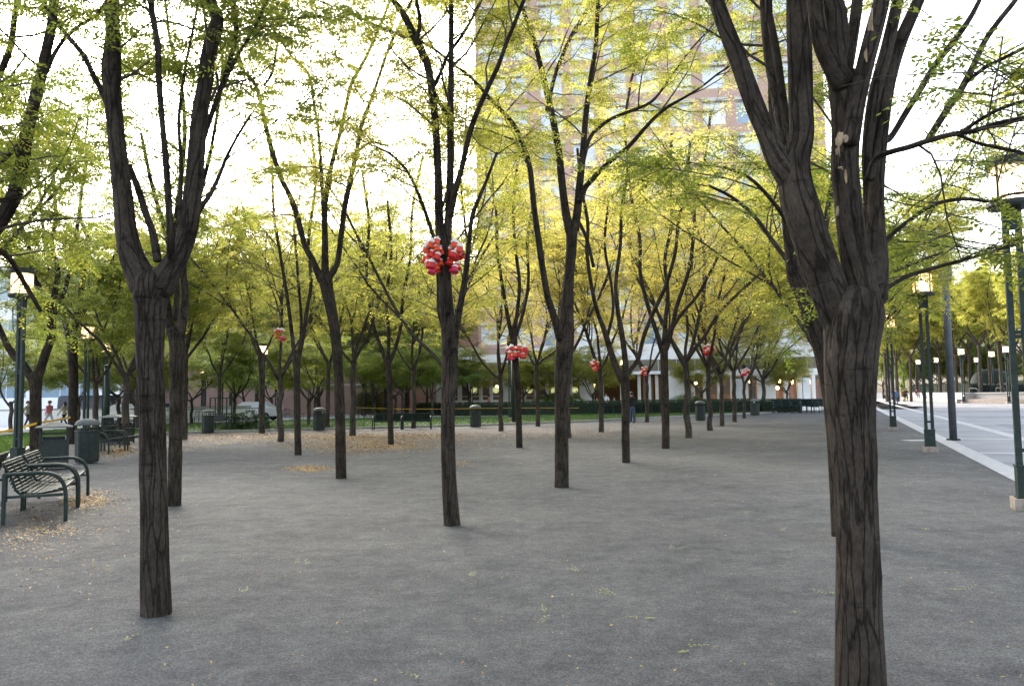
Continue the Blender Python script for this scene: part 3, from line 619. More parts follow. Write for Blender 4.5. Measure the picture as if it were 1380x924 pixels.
PR_young=[proto(131,1.35,5.6,4,.02,.95,1.0,.09,name='young_tree',leafm='leaf_dark',zmin=1.9,spread=.5,l2=(.7,1.5),spacing=.26),proto(132,1.5,5.2,4,-.02,.95,1.0,.085,name='young_tree',leafm='leaf_dark',zmin=1.9,spread=.55,l2=(.7,1.5),spacing=.26)]
PR_tall=[proto(141,6.0,19,4,.02,.8,1.0,.24,name='plane_tree',leafm='leaf_lime',zmin=5.5,l2=(1.6,3.4),leafsz=2.9,spacing=.5),proto(142,7.5,20,4,-.02,.8,1.0,.22,name='plane_tree',leafm='leaf_green',zmin=6.0,l2=(1.6,3.4),leafsz=2.9,spacing=.5)]
used=set(); rg=random.Random(5)
def plant(protos, px, py, label, group, leafm=None, sc=1.0, pos=None):
    p = pos if pos is not None else at(px,py); pr = rg.choice(protos); s = sc*rg.uniform(.93,1.07); rz=rg.uniform(0,6.28)
    if pr.name not in used:
        used.add(pr.name); o=pr; o.location=p; o.rotation_euler=(0,0,rz); o.scale=(s,s,s); o['label']=label; o['group']=group
    else: o=clone(pr,p,rz,label,group,(s,s,s))
    if leafm:
        for ch in o.children:
            if ch.name.startswith('crown'): ch.material_slots[0].link='OBJECT'; ch.material_slots[0].material=M[leafm]
    return o
mids=[ # px, py, kind, leaf, label
 (248,592,'l','leaf_lime','trunk seen just right of the knotted brown trunk at left'),
 (353,584,'m','leaf_lime','grey trunk standing against a lantern post in the left grove'),
 (378,595,'m','leaf_lime','slim trunk with one small red lantern cluster, left of the narrow V fork'),
 (475,587,'m','leaf_lime','pale grey slender trunk just right of the curving trunk'),
 (441,577,'l','leaf_lime','trunk immediately right of the litter bin on the left lawn edge'),
 (557,577,'m','leaf_lime','pale trunk rising behind the right one of the two left green benches'),
 (675,581,'b','leaf_yellow','thin trunk with bare twigs right of the central litter bin'),
 (725,574.5,'b','leaf_yellow','thin low-forked trunk between the green lamp post and the dark fork'),
 (766,590,'m','leaf_yellow','trunk peeping out behind the dark narrow-forked trunk'),
 (810,582,'m','leaf_yellow','trunk with a red lantern cluster left of the paired benches'),
 (872,569,'b','leaf_yellow','pale trunk with a red lantern cluster between the paired benches'),
 (928,590,'b','leaf_yellow','forked trunk at the near end of the row receding right of centre'),
 (957,580,'b','leaf_yellow','trunk with a red lantern cluster in the row receding right of centre'),
 (973,574,'b','leaf_yellow','trunk after the red lantern tree in the receding row'),
 (990,568.5,'b','leaf_lime','fourth trunk in the row receding towards the shop windows'),
 (1003,563.5,'m','leaf_lime','trunk with a far red lantern cluster near the end of the receding row'),
 (1014,559.5,'m','leaf_lime','last trunk of the receding row, next to the far litter bin'),
 (170,600,'l','leaf_green','trunk behind the far left benches, hidden by the dark forked tree'),
 (128,590,'l','leaf_green','leaning trunk behind the wide double litter bin at left'),
]
kinds=dict(l=PR_lush,m=PR_mid,b=PR_bare)
TREEAT={}
for px,py,k,lf,lab in mids: TREEAT[(px,py)]=plant(kinds[k],px,py,lab,GR,lf)
big=plant([PR_bare[0]],1030,555,'thick low-forked tree before the white shop front at the hedge end',GR,'leaf_green',1.0); big.scale=(1.5,1.5,1.0)
# grid trees outside the numbered trunks: far left and right rims of the grove
for i,(px,py,lab) in enumerate([(-60,640,'leafy tree beyond the left edge shading the benches'),(185,578,'leafy tree at the far left corner of the gravel'),(295,575,'trunk behind the lantern post at the left lawn')]):
    plant(PR_lush,px,py,lab,GR,'leaf_green')
plant(PR_mid,606,617,'trunk hidden behind the central lantern trunk, its limbs showing to the right',GR,'leaf_lime')
t2=at(1122,722)
for k in range(2,9):
    q=t2+Vector((1.85,4.4,0))*k; plant(PR_mid if k%3 else PR_lush,0,0,f'{ORD[k-2]} tree of the row hidden behind the massive foreground trunk',GR,'leaf_lime',.88,q)
# young trees in a row beyond the lawn
ys=[(14,582),(106,574),(160,576),(183,573),(258,571),(315,572),(329,563),(366,563),(416,572),(425,565),(506,561),(533,561),(543,564),(583,561),(632,557),(705,557),(738,556),(800,553),(945,551),(1062,551)]
for i,(px,py) in enumerate(ys):
    plant(PR_young,px,py,f'{ORD[i]} from left of the low-forked young trees beyond the lawn','young trees beyond the lawn','leaf_lime' if px>600 else ('leaf_dark' if i%2 else 'leaf_green'),1.25 if px<600 else 1.2)
# taller street trees behind the lawn that fill the middle distance
bt=[(60,567),(120,566),(178,563),(215,562),(245,560),(275,561),(310,560),(345,561),(400,560),(430,560),(455,560),(490,559.5),(520,559.5),(548,559.5),(575,559.5)]
for i,(px,py) in enumerate(bt):
    plant(PR_lush,px,py,f'{ORD[i]} from left of the leafy street trees behind the young row','street trees behind the young row',['leaf_green','leaf_lime','leaf_green'][i%3],(1.4+.18*(i%3)) if 170<px<560 else .95+.12*(i%2))
# plane trees far beyond the plaza
ft=[(1196,541,'leaf_lime'),(1203,538.5,'leaf_green'),(1219,538,'leaf_lime'),(1236,538,'leaf_lime'),(1257,538,'leaf_green'),(1278,538,'leaf_lime'),(1299,538,'leaf_green'),(1210,541,'leaf_lime'),(1228,541,'leaf_green'),(1247,540,'leaf_lime'),(1268,540,'leaf_lime'),(1290,541,'leaf_lime'),(1308,540,'leaf_lime'),(1322,542,'leaf_green'),(1336,541,'leaf_lime'),(1352,543,'leaf_lime'),(1366,541,'leaf_green'),(1385,543,'leaf_lime'),(1410,545,'leaf_lime')]
for i,(px,py,lf) in enumerate(ft):
    plant(PR_tall,px,py,f'{ORD[i]} from left of the tall trees along the far side of the plaza','tall trees beyond the plaza',lf,.9)
rw=random.Random(9)
for i in range(18):
    plant(PR_tall,0,0,f'{ORD[i]} from left in the hazy tree line closing the plaza','far tree line',['leaf_lime','leaf_green'][i%2],rw.uniform(.75,1.05),Vector((58+i*7.5+rw.uniform(-2,2),140+rw.uniform(-12,25)-i*2.0,0)))

# ------------------------------------------------------------------ buildings
def grid_wall(mb, s0, s1, z0, z1, holes, depth=.25, mi=0):
    """front face in the plane y=0 (camera side is -y) with rectangular holes and their reveals"""
    xs=sorted({round(v,4) for v in [s0,s1]+[h[0] for h in holes]+[h[1] for h in holes]}); zs=sorted({round(v,4) for v in [z0,z1]+[h[2] for h in holes]+[h[3] for h in holes]})
    def inside(x,z): return any(h[0]<x<h[1] and h[2]<z<h[3] for h in holes)
    V=[];F=[]
    for i in range(len(xs)-1):
        for j in range(len(zs)-1):
            if inside((xs[i]+xs[i+1])/2,(zs[j]+zs[j+1])/2): continue
            k=len(V); V+=[(xs[i],0,zs[j]),(xs[i+1],0,zs[j]),(xs[i+1],0,zs[j+1]),(xs[i],0,zs[j+1])]; F.append((k,k+1,k+2,k+3))
    for a,b,c,d in holes:
        for q in ([(a,0,c),(a,depth,c),(a,depth,d),(a,0,d)],[(b,depth,c),(b,0,c),(b,0,d),(b,depth,d)],[(a,0,d),(a,depth,d),(b,depth,d),(b,0,d)],[(a,depth,c),(a,0,c),(b,0,c),(b,depth,c)]):
            k=len(V); V+=q; F.append((k,k+1,k+2,k+3))
    mb.add(V,F,mi)
def window(parent, a, b, c, d, pane='pane_sky', y=.2, mull=1, trans=0, frame='whitewall', fw=.06, sill=False):
    m=MB(); w=b-a; h=d-c
    m.box((a+fw/2,y,(c+d)/2),(fw,.08,h)); m.box((b-fw/2,y,(c+d)/2),(fw,.08,h))
    m.box(((a+b)/2,y,d-fw/2),(w-2*fw,.078,fw)); m.box(((a+b)/2,y,c+fw/2),(w-2*fw,.078,fw))
    for k in range(1,mull+1): m.box((a+w*k/(mull+1),y,(c+d)/2),(fw*.8,.07,h-2*fw))
    if trans: m.box(((a+b)/2,y-.002,c+h*trans),(w-2*fw,.074,fw*.8))
    f=m.build('window',frame,parent)
    MB().add([(a+fw,y+.01,c+fw),(b-fw,y+.01,c+fw),(b-fw,y+.01,d-fw),(a+fw,y+.01,d-fw)],[(0,1,2,3)]).build('pane',pane,f)
    return f
RB=-.10; FY=72.0
bld=thing('apartment_building','tall salmon brick apartment block with white shop floor behind the grove','building',(0,FY,0),math.atan(RB))
CB,SB=math.cos(math.atan(RB)),math.sin(math.atan(RB))
def fs(px,py=530):
    d=ray(px,py); t=FY/(d.y-RB*d.x); return d.x*t/CB
def fz(px,py):
    d=ray(px,py); t=FY/(d.y-RB*d.x); return EYE+d.z*t
rb=random.Random(3)
S0,S1=fs(643,300),fs(1122,400)
holes=[];wins=[]
cols=[fs(947.7,150)+3.0*k for k in range(-6,4)]
strips=[(S0+.25,S0+3.0),(S0+3.3,S0+4.9)]
for k in range(11):
    zt=8.15+3.37*k; 
    for a,b in strips: holes.append((a,b,zt-1.75,zt)); wins.append((a,b,zt-1.75,zt,'s'))
    for c in cols:
        if c<S0+5.3 or c+2.05>S1-.3: continue
        holes.append((c,c+2.05,zt-2.15,zt)); wins.append((c,c+2.05,zt-2.15,zt,'p'))
ZT=8.15+3.37*10+2.2
m=MB(); grid_wall(m,S0,S1,6.15,ZT,holes,.28)
D=22
m.add([(S0,0,6.15),(S0,D,6.15),(S0,D,ZT),(S0,0,ZT)],[(1,0,3,2)]); m.add([(S1,0,0),(S1,D,0),(S1,D,ZT),(S1,0,ZT)],[(0,1,2,3)])
m.add([(S0,0,ZT),(S1,0,ZT),(S1,D,ZT),(S0,D,ZT)],[(0,1,2,3)]); m.add([(S0,D,0),(S1,D,0),(S1,D,ZT),(S0,D,ZT)],[(1,0,3,2)])
m.build('brick_wall','brick',bld)
def lintel(a,b,d,t,m):
    if t=='p': m.box(((a+b)/2,-.06,d+.17),(b-a+.36,.18,.30))
    else: m.box(((a+b)/2,-.04,d+.16),(b-a+.1,.12,.28))
for k in range(11):
    zt=8.15+3.37*k; MB().box((S0+2.6,-.03,zt-2.35),(4.9,.09,.55)).build('spandrel_band','brick2',bld)
near=sorted(range(len(wins)),key=lambda i:wins[i][3])[:76]
rest=MB(); rest2=MB()
for i,wv in enumerate(wins):
    a,b,c,d,t=wv; pane=rb.choice(['pane_sky']*6+['pane_blue']*3) if t=='p' else rb.choice(['pane_sky']*5+['pane_blue'])
    if i in near:
        f=window(bld,a,b,c,d,pane,.2,1 if t=='p' else 2); lm=MB(); lintel(a,b,d,t,lm); lm.build('lintel','lintel',f); continue
    lintel(a,b,d,t,rest2)
    if 0: pass
    else: rest.add([(a,.2,c),(b,.2,c),(b,.2,d),(a,.2,d)],[(0,1,2,3)])
tag(rest2.build('upper_lintels','lintel',bld),kind='stuff')
tag(rest.build('upper_windows','pane_sky',bld),kind='stuff')
# ground floor: white stone with shop windows traced from the picture
G0,G1=fs(588),fs(1128)
gh=[]
for a,b in [(599,617),(621,632),(635,646),(649,660),(663,675),(691,704),(708,720),(723,736),(739,752),(755,768),(771,782)]: gh.append((fs(a),fs(b),1.2,3.1))
for a,b in [(923,933),(936,949),(953,968),(972,986),(990,1005),(1008,1022),(1045,1058),(1062,1076),(1081,1095),(1099,1112),(1115,1126)]: gh.append((fs(a),fs(b),.75,3.15))
rec=(fs(801),fs(898),.02,3.4)
m=MB(); grid_wall(m,G0,G1,0,3.68,gh+[rec],.3); grid_wall(m,G0,G1,4.72,6.15,[],.3)
m.add([(G0,0,0),(G0,6,0),(G0,6,6.15),(G0,0,6.15)],[(1,0,3,2)])
m.add([(G0,0,6.15),(S0,0,6.15),(S0,8,6.15),(G0,8,6.15)],[(0,1,2,3)])
m.build('shop_front','white',bld)
m=MB(); m.box(((G0+G1)/2,.06,4.2),(G1-G0-.02,.12,1.036)); m.build('sign_band','browns',bld)
m=MB()
for k in range(22):
    s=G0+(G1-G0)*(k+.5)/22; m.box((s,-.02,4.2),(.05,.05,1.02))
m.build('band_ribs','lintel',bld)
for i,(a,b,c,d) in enumerate(gh):
    if 590<0: pass
    window(bld,a,b,c,d,'shopglass',.2,0,.22 if i<11 else 0,'white',.07)
# discs on the glass
for px in (639,668,713.5,745,775):
    s=fs(px); z=fz(px,525.5)
    f=MB().lathe([(0,.02),(.26,.02),(.29,.0),(.29,-.01)],28); o=f.build('window_disc','disc',bld); o.rotation_euler=(math.pi/2,0,0); o.location=(s,.17,z)
    g=MB().lathe([(.19,.0),(.19,.012),(.215,.012),(.215,0)],28).build('disc_ring','disc_ring',o); g.location=(0,0,.022)
m=MB(); m.add([(G0+.1,5,0),(G1-.1,5,0),(G1-.1,5,3.6),(G0+.1,5,3.6)],[(0,1,2,3)]); m.add([(G0+.1,.32,3.62),(G1-.1,.32,3.62),(G1-.1,5,3.62),(G0+.1,5,3.62)],[(3,2,1,0)])
m.add([(G0+.1,.3,.03),(G1-.1,.3,.03),(G1-.1,5,.03),(G0+.1,5,.03)],[(0,1,2,3)]); m.build('shop_interior','interior',bld)
m=MB()
for k in range(9): s=fs(1041+k*11); m.box((s,4.7,1.5+.4*(k%2)),(1.0,.4,1.7))
for k in range(6): s=fs(925+k*16); m.box((s,4.4,.9),(1.2,.6,1.1))
m.build('shelving','woodpanel',bld)
bulbs=[(1050,513),(1057,513),(1066,514),(1074,514),(1083,514),(1099,514),(1049,522),(1054,522),(667,521),(709,522),(941,516),(976,514),(1009,514),(1017,514),(928,517),(835,500),(800,519),(1120,514),(760,520)]
for i,(px,py) in enumerate(bulbs):
    o=MB().lathe([(0,-.16),(.1,-.12),(.15,0),(.1,.12),(0,.16)],12).build('globe_bulb','bulb',bld,True); o.location=(fs(px),1.6,fz(px,py))
m=MB()
for px in (812,838,862,876,886): m.box((fs(px),.5,1.7),(.28,.28,3.36))
m.build('entrance_columns','lintel',bld)
m=MB()
for px in (869,880,890): m.box((fs(px),.9,1.9),(.22,.1,2.6))
m.build('wood_slats','woodpanel',bld)
m=MB(); m.box((fs(926),.26,1.95),(fs(933)-fs(923)-.02,.05,2.3)); m.build('wood_panel','woodpanel',bld)
m=MB(); m.box((fs(1088),.12,1.9),(.62,.03,1.9)); m.build('window_poster','pane_sky',bld)
m=MB(); m.box((fs(997),.12,1.85),(.75,.03,2.0)); m.build('window_poster','pane_sky',bld)

# low pink stone building left of it, white building at the far left
lb=thing('stone_building','low pink stone building with banded courses left of the shops','building',(at(455,560).x,82,0),.02)
holes=[]
for k in range(2):
    for c in range(9): holes.append((-22+c*5,-22+c*5+2.6,6+4*k,8.4+4*k))
m=MB(); grid_wall(m,-27,22,0,15.5,holes,.3); m.add([(-27,0,15.5),(22,0,15.5),(22,14,15.5),(-27,14,15.5)],[(0,1,2,3)]); m.add([(22,0,0),(22,14,0),(22,14,15.5),(22,0,15.5)],[(0,1,2,3)]); m.add([(-27,0,0),(-27,14,0),(-27,14,15.5),(-27,0,15.5)],[(1,0,3,2)])
m.build('wall','brick2',lb)
for h in holes: window(lb,*h,rb.choice(['pane_blue','pane_dark','pane_sky']),.2,1)
m=MB(); m.box((-2.5,-.1,15.4),(49.4,.5,.5)); m.box((-2.5,-.06,5.0),(49.2,.2,.35)); m.build('cornice','lintel',lb)
fw_=thing('stone_wall','pale pink stone garden wall with horizontal courses beyond the lawn','wall',at(450,558.5),.0)
m=MB(); m.box((0,0,1.45),(13.5,.5,2.9)); m.build('wall','brick2',fw_); m=MB(); m.box((0,0,2.98),(13.8,.62,.16)); m.build('coping','lintel',fw_)
wb=thing('white_building','white office building with blue strip windows at the far left','building',(-46,66,0),.35)
holes=[]
for k in range(3):
    for c in range(8): holes.append((-34+c*5.6,-34+c*5.6+4.6,2.0+4.2*k,4.6+4.2*k))
m=MB(); grid_wall(m,-36,11.5,0,13.4,holes,.3); m.add([(-36,0,13.4),(11.5,0,13.4),(11.5,18,13.4),(-36,18,13.4)],[(0,1,2,3)]); m.add([(11.5,0,0),(11.5,18,0),(11.5,18,13.4),(11.5,0,13.4)],[(0,1,2,3)])
m.build('wall','whitewall',wb)
for h in holes: window(wb,*h,'pane_blue' if rb.random()<.8 else 'pane_dark',.2,2)
lw=thing('parapet_wall','low white wall running along the street at far left','wall',(0,0,0))
a=at(-30,577); b=at(330,569); d=b-a; L=math.hypot(d.x,d.y)
m=MB(); m.box(((a+b)/2)+Vector((0,1.2,.55)),(L,.3,1.1),math.atan2(d.y,d.x)); m.build('wall','whitewall',lw)
m=MB(); m.box(((a+b)/2)+Vector((0,1.2,1.15)),(L+.1,.4,.1),math.atan2(d.y,d.x)); m.build('coping','granite',lw)

# ------------------------------------------------------------------ hedge, shrubs
def leafmass(name, boxes, dens, r, m, parent, ll=.07, lw=.035, ell=False):
    P=[];D=[]
    for c,dd,rz in boxes:
        c=np.array(c); dd=np.array(dd); n=int(dens*(dd[0]*dd[1]+2*dd[2]*(dd[0]+dd[1])))
        if ell:
            v=r.normal(0,1,(n,3)); v/=np.linalg.norm(v,axis=1)[:,None]; rad=r.uniform(.75,1.08,(n,1))*(1+.18*np.sin(v[:,:1]*5+c[0])+.12*np.sin(v[:,2:]*7)); p=v*dd/2*rad; nn=v
        else:
            p=r.uniform(-.5,.5,(n,3)); f=r.choice(3,n,p=[.12,.4,.48]); sgn=r.choice([-1,1],n); p[np.arange(n),f]=sgn*.5; p[f==2,2]=.5
            nn=np.zeros((n,3)); nn[np.arange(n),f]=sgn; nn[f==2]=[0,0,1]; p=p*dd+r.normal(0,.035,(n,3))
        R=np.array([[math.cos(rz),-math.sin(rz),0],[math.sin(rz),math.cos(rz),0],[0,0,1]])
        P.append((p@R.T)+c); D.append(nn@R.T+r.normal(0,.6,(n,3)))
    P=np.concatenate(P); D=np.concatenate(D); V,F,T=frond_mesh(P,D,r,.10,3,ll,lw)
    mb=MB(); mb.add(V,F); return mb.build(name,m,parent,False,T)
rn=np.random.default_rng(77)
def hedge_run(pts, h, w, label, cat='hedge', dens=170):
    a,b=pts; d=b-a; L=math.hypot(d.x,d.y); rz=math.atan2(d.y,d.x); c=(a+b)/2
    root=thing('hedge',label,cat,(c.x,c.y,0),rz)
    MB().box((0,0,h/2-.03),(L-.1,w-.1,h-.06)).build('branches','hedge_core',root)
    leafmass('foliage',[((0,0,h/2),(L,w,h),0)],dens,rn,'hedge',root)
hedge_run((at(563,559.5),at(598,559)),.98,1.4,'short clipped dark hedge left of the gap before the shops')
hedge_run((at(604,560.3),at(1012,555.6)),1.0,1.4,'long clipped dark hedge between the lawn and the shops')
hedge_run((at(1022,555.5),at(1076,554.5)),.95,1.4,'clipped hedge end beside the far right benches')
def shrub(name, px, py, dims, label, m='leaf_dark', group=None, cone=False, dens=160):
    p=at(px,py); root=thing(name,label,'shrub',p,0,group)
    if cone:
        bx=[((0,0,dims[2]*(.1+.2*k)),(dims[0]*(1-.18*k),dims[1]*(1-.18*k),dims[2]*.32),0) for k in range(5)]
    else: bx=[((dims[0]*q[0],dims[1]*q[1],dims[2]*q[2]),(dims[0]*q[3],dims[1]*q[3],dims[2]*q[4]),0) for q in [(-.28,0,.5,.5,.85),(.05,.1,.58,.55,.9),(.32,-.05,.48,.45,.8),(-.05,-.2,.45,.5,.75)]]
    leafmass('foliage',bx,dens,rn,m,root,.08,.04,True)
    MB().tube([(0,0,0),(0.02,0,dims[2]*.5)],[.04,.02],6).build('stem','bark',root)
shrub('shrub',327,579,(2.9,1.2,.95),'dark rounded shrub in the lawn beside the metal frame','hedge',dens=130)
shrub('shrub',500,558,(3.2,2,2.4),'pale green rounded bush before the stone garden wall','leaf_dark')
shrub('shrub',755,551,(4.2,1.2,1.9),'row of upright green bushes behind the hedge left of the entrance','leaf_dark')
shrub('shrub',928,549,(2.6,1.2,1.6),'green bush by the russet panel of the shop front','leaf_dark')
for i,px in enumerate((1304,1314,1324,1335,1345,1356,1367,1379)):
    shrub('cone_shrub',px,537,(3.0,3.0,2.9),f'{ORD[i]} from left of the small pointed evergreens on the far planter','leaf_dark','pointed evergreens on the planter',True,40)
shrub('cone_shrub',1219,539.5,(2.2,2.2,7),'tall narrow dark evergreen behind the walking people on the plaza','leaf_dark',None,True,30)
shrub('cone_shrub',1321,538,(2.2,2.2,6.5),'tall narrow evergreen standing among the planter shrubs','leaf_dark',None,True,30)

# ------------------------------------------------------------------ lamps, posts
def lamp_proto():
    root=thing('lamp_post','x','lamp')
    MB().box((0,0,.05),(.36,.36,.20)).build('footing','footing',root)
    m=MB(); m.box((0,0,.36),(.24,.20,.42)); m.box((0,0,.155),(.28,.24,.03)); m.box((0,0,.575),(.26,.22,.025)); m.build('base_box','steel',root)
    m=MB()
    for s in(-1,1): m.box((s*.075,0,2.33),(.075,.075,3.5))
    for z in(.78,2.3,2.36,3.55): m.box((0,0,z),(.072,.06,.05))
    m.box((0,0,3.92),(.225,.10,.32)); m.build('pole','steel',root)
    m=MB(); m.lathe([(0,4.06),(.27,4.06),(.29,4.085),(.29,4.135),(.25,4.15),(0,4.15)],24); m.build('lantern_base','steel_dark',root,False)
    g=MB(); g.lathe([(.225,4.15),(.225,4.62)],48,rfun=lambda a:1+.022*np.sign(np.sin(16*a))); l=g.build('lantern_glass','lantern',root,True)
    MB().lathe([(0,4.2),(.04,4.2),(.045,4.3),(.075,4.38),(.08,4.46),(.05,4.54),(0,4.56)],14).build('lamp_bulb','glow',l,True)
    m=MB(); m.lathe([(0,4.62),(.26,4.62),(.28,4.635),(.28,4.685),(.255,4.70),(.255,4.745),(0,4.755)],24)
    for k in range(4):
        a=k*math.pi/2+.78; m.box((.236*math.cos(a),.236*math.sin(a),4.385),(.022,.022,.47),a)
    m.build('lantern_cap','steel_dark',root)
    return root
LP=lamp_proto(); LG='double bar lamp posts with glass lanterns'
lamps=[(1386,686,'nearest lamp post at the right edge, its lantern half hidden by leaves'),(1254,609,'second lamp post along the plaza edge, just left of the bare steel mast'),(1204,580,'third lamp post along the plaza edge, next to the massive trunk'),
 (23,637,'nearest lamp post at the left, lit lantern above the square litter bin'),(115,596,'second lit lamp post at the left, over the round litter bin'),(140,584,'lit lamp post behind the far double bin, its lantern a bright spot'),
 (354,577,'lit lamp post against a grey trunk in the left grove'),(298,571,'lit lamp post rising from the metal frame by the lawn shrub'),(688,565,'lit lamp post behind the red lantern tree before the shops')]
far=[(272,563),(372,563),(417,561),(503,561),(543,560),(636,553),(840,552)]
for i,(x,y) in enumerate(far): lamps.append((x,y,f'{ORD[i]} from left of the small far lamp posts behind the young trees'))
fr2=[(1193,537),(1211,536),(1227,536),(1240,539.5),(1265,540),(1299,543.5),(1319,539),(1340,541.5),(1360,543.5)]
for i,(x,y) in enumerate(fr2): lamps.append((x,y,f'{ORD[i]} from left of the distant lamp posts across the plaza'))
rz0=math.atan2(VD.y,VD.x)
for i,(x,y,lab) in enumerate(lamps):
    p=at(x,y)
    if i==0: o=LP; o.location=p; o.rotation_euler=(0,0,rz0); o['label']=lab; o['group']=LG
    else: o=clone(LP,p,rz0 if x>1100 else rz0+.3*(i%3),lab,LG, 1.35 if i>=16 else 1.0)
# masts and posts
p=at(1285,593); r_=thing('steel_mast','plain grey steel mast on the plaza with a box near the leaves','mast',p,rz0)
MB().tube([(0,0,0),(0,0,6.9)],[.112,.105],20).build('pole','mast',r_,True); MB().box((0,0,5.35),(.36,.3,.5)).build('control_box','lidm',r_); m=MB(); m.tube([(0,0,.0),(0,0,.05)],[.2,.2],20); m.build('base_plate','steel_grey',r_); m=MB(); m.box((.4,0,6.7),(.9,.18,.10)); m.build('lamp_head','steel_grey',r_)
p=at(693,571); r_=thing('steel_mast','thick dark green post beside the red lantern tree before the hedge','post',p)
MB().tube([(0,0,0),(0,0,4.3)],[.14,.13],16).build('pole','steel',r_,True); MB().box((0,0,.06),(.5,.5,.12)).build('footing','footing',r_); MB().lathe([(.15,4.3),(.17,4.32),(.17,4.4),(0,4.43)],16).build('cap','steel_dark',r_)
p=at(143,586); r_=thing('steel_mast','thick dark green post behind the far double bin at left','post',p)
MB().tube([(0,0,0),(0,0,3.3)],[.14,.14],16).build('pole','steel',r_,True); MB().box((0,0,.06),(.5,.5,.12)).build('footing','footing',r_); MB().lathe([(.15,3.3),(.17,3.32),(.17,3.4),(0,3.43)],16).build('cap','steel_dark',r_)
# open metal frame stand by the shrub
p=at(294,581); r_=thing('metal_frame','open dark metal notice frame with a small panel beside the lawn shrub','stand',p)
m=MB()
for s in(-1,1):
    for y in(0,.7): m.box((s*.43,y,.87),(.05,.05,1.74))
for z in(.45,.9,1.72): m.box((0,0,z),(.81,.045,.045)); m.box((0,.7,z),(.81,.045,.045))
for s in(-1,1):
    for z in(.452,1.722): m.box((s*.43,.35,z),(.045,.65,.04))
m.build('frame','steel_dark',r_); MB().box((.1,.02,.69),(.5,.03,.34)).build('panel','blackmetal',r_); MB().box((0,.35,.475),(.8,.64,.02)).build('shelf','lidm',r_)

# ------------------------------------------------------------------ benches
def bench_proto(L=1.5):
    root=thing('park_bench','x','bench')
    m=MB(); n=9
    for k in range(n):
        t=k/(n-1); y=.26-.50*t; z=.445-.055*math.sin(t*3.0)+(.0 if t<.9 else -.0); m.box((0,y,z),(L-.10,.047,.014),0)
    m.build('seat','steel_grey',root)
    m=MB()
    for k in range(8):
        t=k/7; m.box((0,-.27-.13*t,.455+.31*t),(L-.12,.016,.046),0,0,-.33)
    m.build('backrest','steel_grey',root)
    m=MB()
    for s in(-.5,-.17,.17,.5):
        x=s*(L-.16); m.tube(spline([(x,.30,.425),(x,.1,.395),(x,-.15,.37),(x,-.25,.43),(x,-.31,.6),(x,-.41,.79)],step=.06),.016,8)
    m.box((0,.29,.435),(L-.1,.03,.03)); m.box((0,-.415,.805),(L-.1,.03,.03)); m.build('seat_frame','steel',root)
    for s in(-1,1):
        x=s*(L/2-.02)
        MB().tube(spline([(x,-.40,.655),(x,-.2,.66),(x,.02,.662),(x,.16,.64),(x,.26,.57),(x,.315,.46),(x,.33,.34),(x,.335,.15),(x,.335,0)],step=.04),.026,10).build('armrest','steel',root,True)
        MB().box((x,-.385,.335),(.055,.045,.67)).build('rear_leg','steel',root)
        m=MB(); m.box((x,-.03,.36),(.035,.66,.035)); m.build('side_rail','steel',root)
    return root
BPr=bench_proto(); BG='green metal slatted park benches'; bused=[0]
def bench(p, rz, label, sc=1.0, g=BG):
    if not bused[0]: bused[0]=1; o=BPr; o.location=p; o.rotation_euler=(0,0,rz); o['label']=label; o['group']=g; o.scale=(sc,)*3
    else: o=clone(BPr,p,rz,label,g,sc)
    return o
fa=at(88,702); fb=at(118,668); dv=Vector((fb.x-fa.x,fb.y-fa.y,0)); dl=dv.length; du=dv.normalized(); nv=Vector((du.y,-du.x,0))
rzb=math.atan2(nv.y,nv.x)-math.pi/2      # local +y (the front) points along nv
L0=1.5
def along(t, back=.335): q=fa+du*t-nv*back; return Vector((q.x,q.y,0))
bench(along(L0/2),rzb,'near left bench, the closest of the two facing the gravel')
bench(along(L0*1.5+.12),rzb,'second left bench, just behind the closest one facing the gravel')
bench(along(L0/2-.3,1.55),rzb+math.pi,'bench at the left edge facing away, back to the nearest bench')
bench(along(L0*1.5-.1,1.55),rzb+math.pi,'bench facing away behind the nearest benches, below the square bin')
g1=at(176,607); d2=Vector((-.15,.98,0)).normalized(); n2=Vector((d2.y,-d2.x,0)); rz2=math.atan2(n2.y,n2.x)-math.pi/2
bench(Vector((g1.x-.35,g1.y-.9,0)),rz2,'bench beyond the round bin at left, nearer of the far pair')
bench(Vector((g1.x-.6,g1.y+.8,0)),rz2,'bench beyond the round bin at left, further of the far pair')
b1=at(524,578.5); bench(Vector((b1.x,b1.y-.3,0)),math.pi+.05,'left of the two green benches before the lawn, behind the three-pronged trunk')
b1=at(562,578); bench(Vector((b1.x,b1.y-.3,0)),math.pi+.05,'right of the two green benches before the lawn, by a pale trunk')
b1=at(834,568.5); bench(Vector((b1.x,b1.y,0)),math.pi-.1,'left of the paired benches right of centre, behind the low-forked trunk',1.25)
b1=at(872,567.5); bench(Vector((b1.x,b1.y,0)),math.pi-.1,'right of the paired benches right of centre, around a pale trunk',1.25)
for i,(px,py) in enumerate([(1060,556.5),(1078,556),(1097,556),(1114,556)]):
    b1=at(px,py); bench(b1,math.pi+(.25 if i%2 else -.2),f'{ORD[i]} from left of the far benches before the white shop windows',1.3)
for i,(px,py) in enumerate([(1335,541.5),(1372,541.5)]): bench(at(px,py),math.pi,['bench against the planter with pointed evergreens across the plaza','far bench at the right edge across the plaza'][i],2.6)

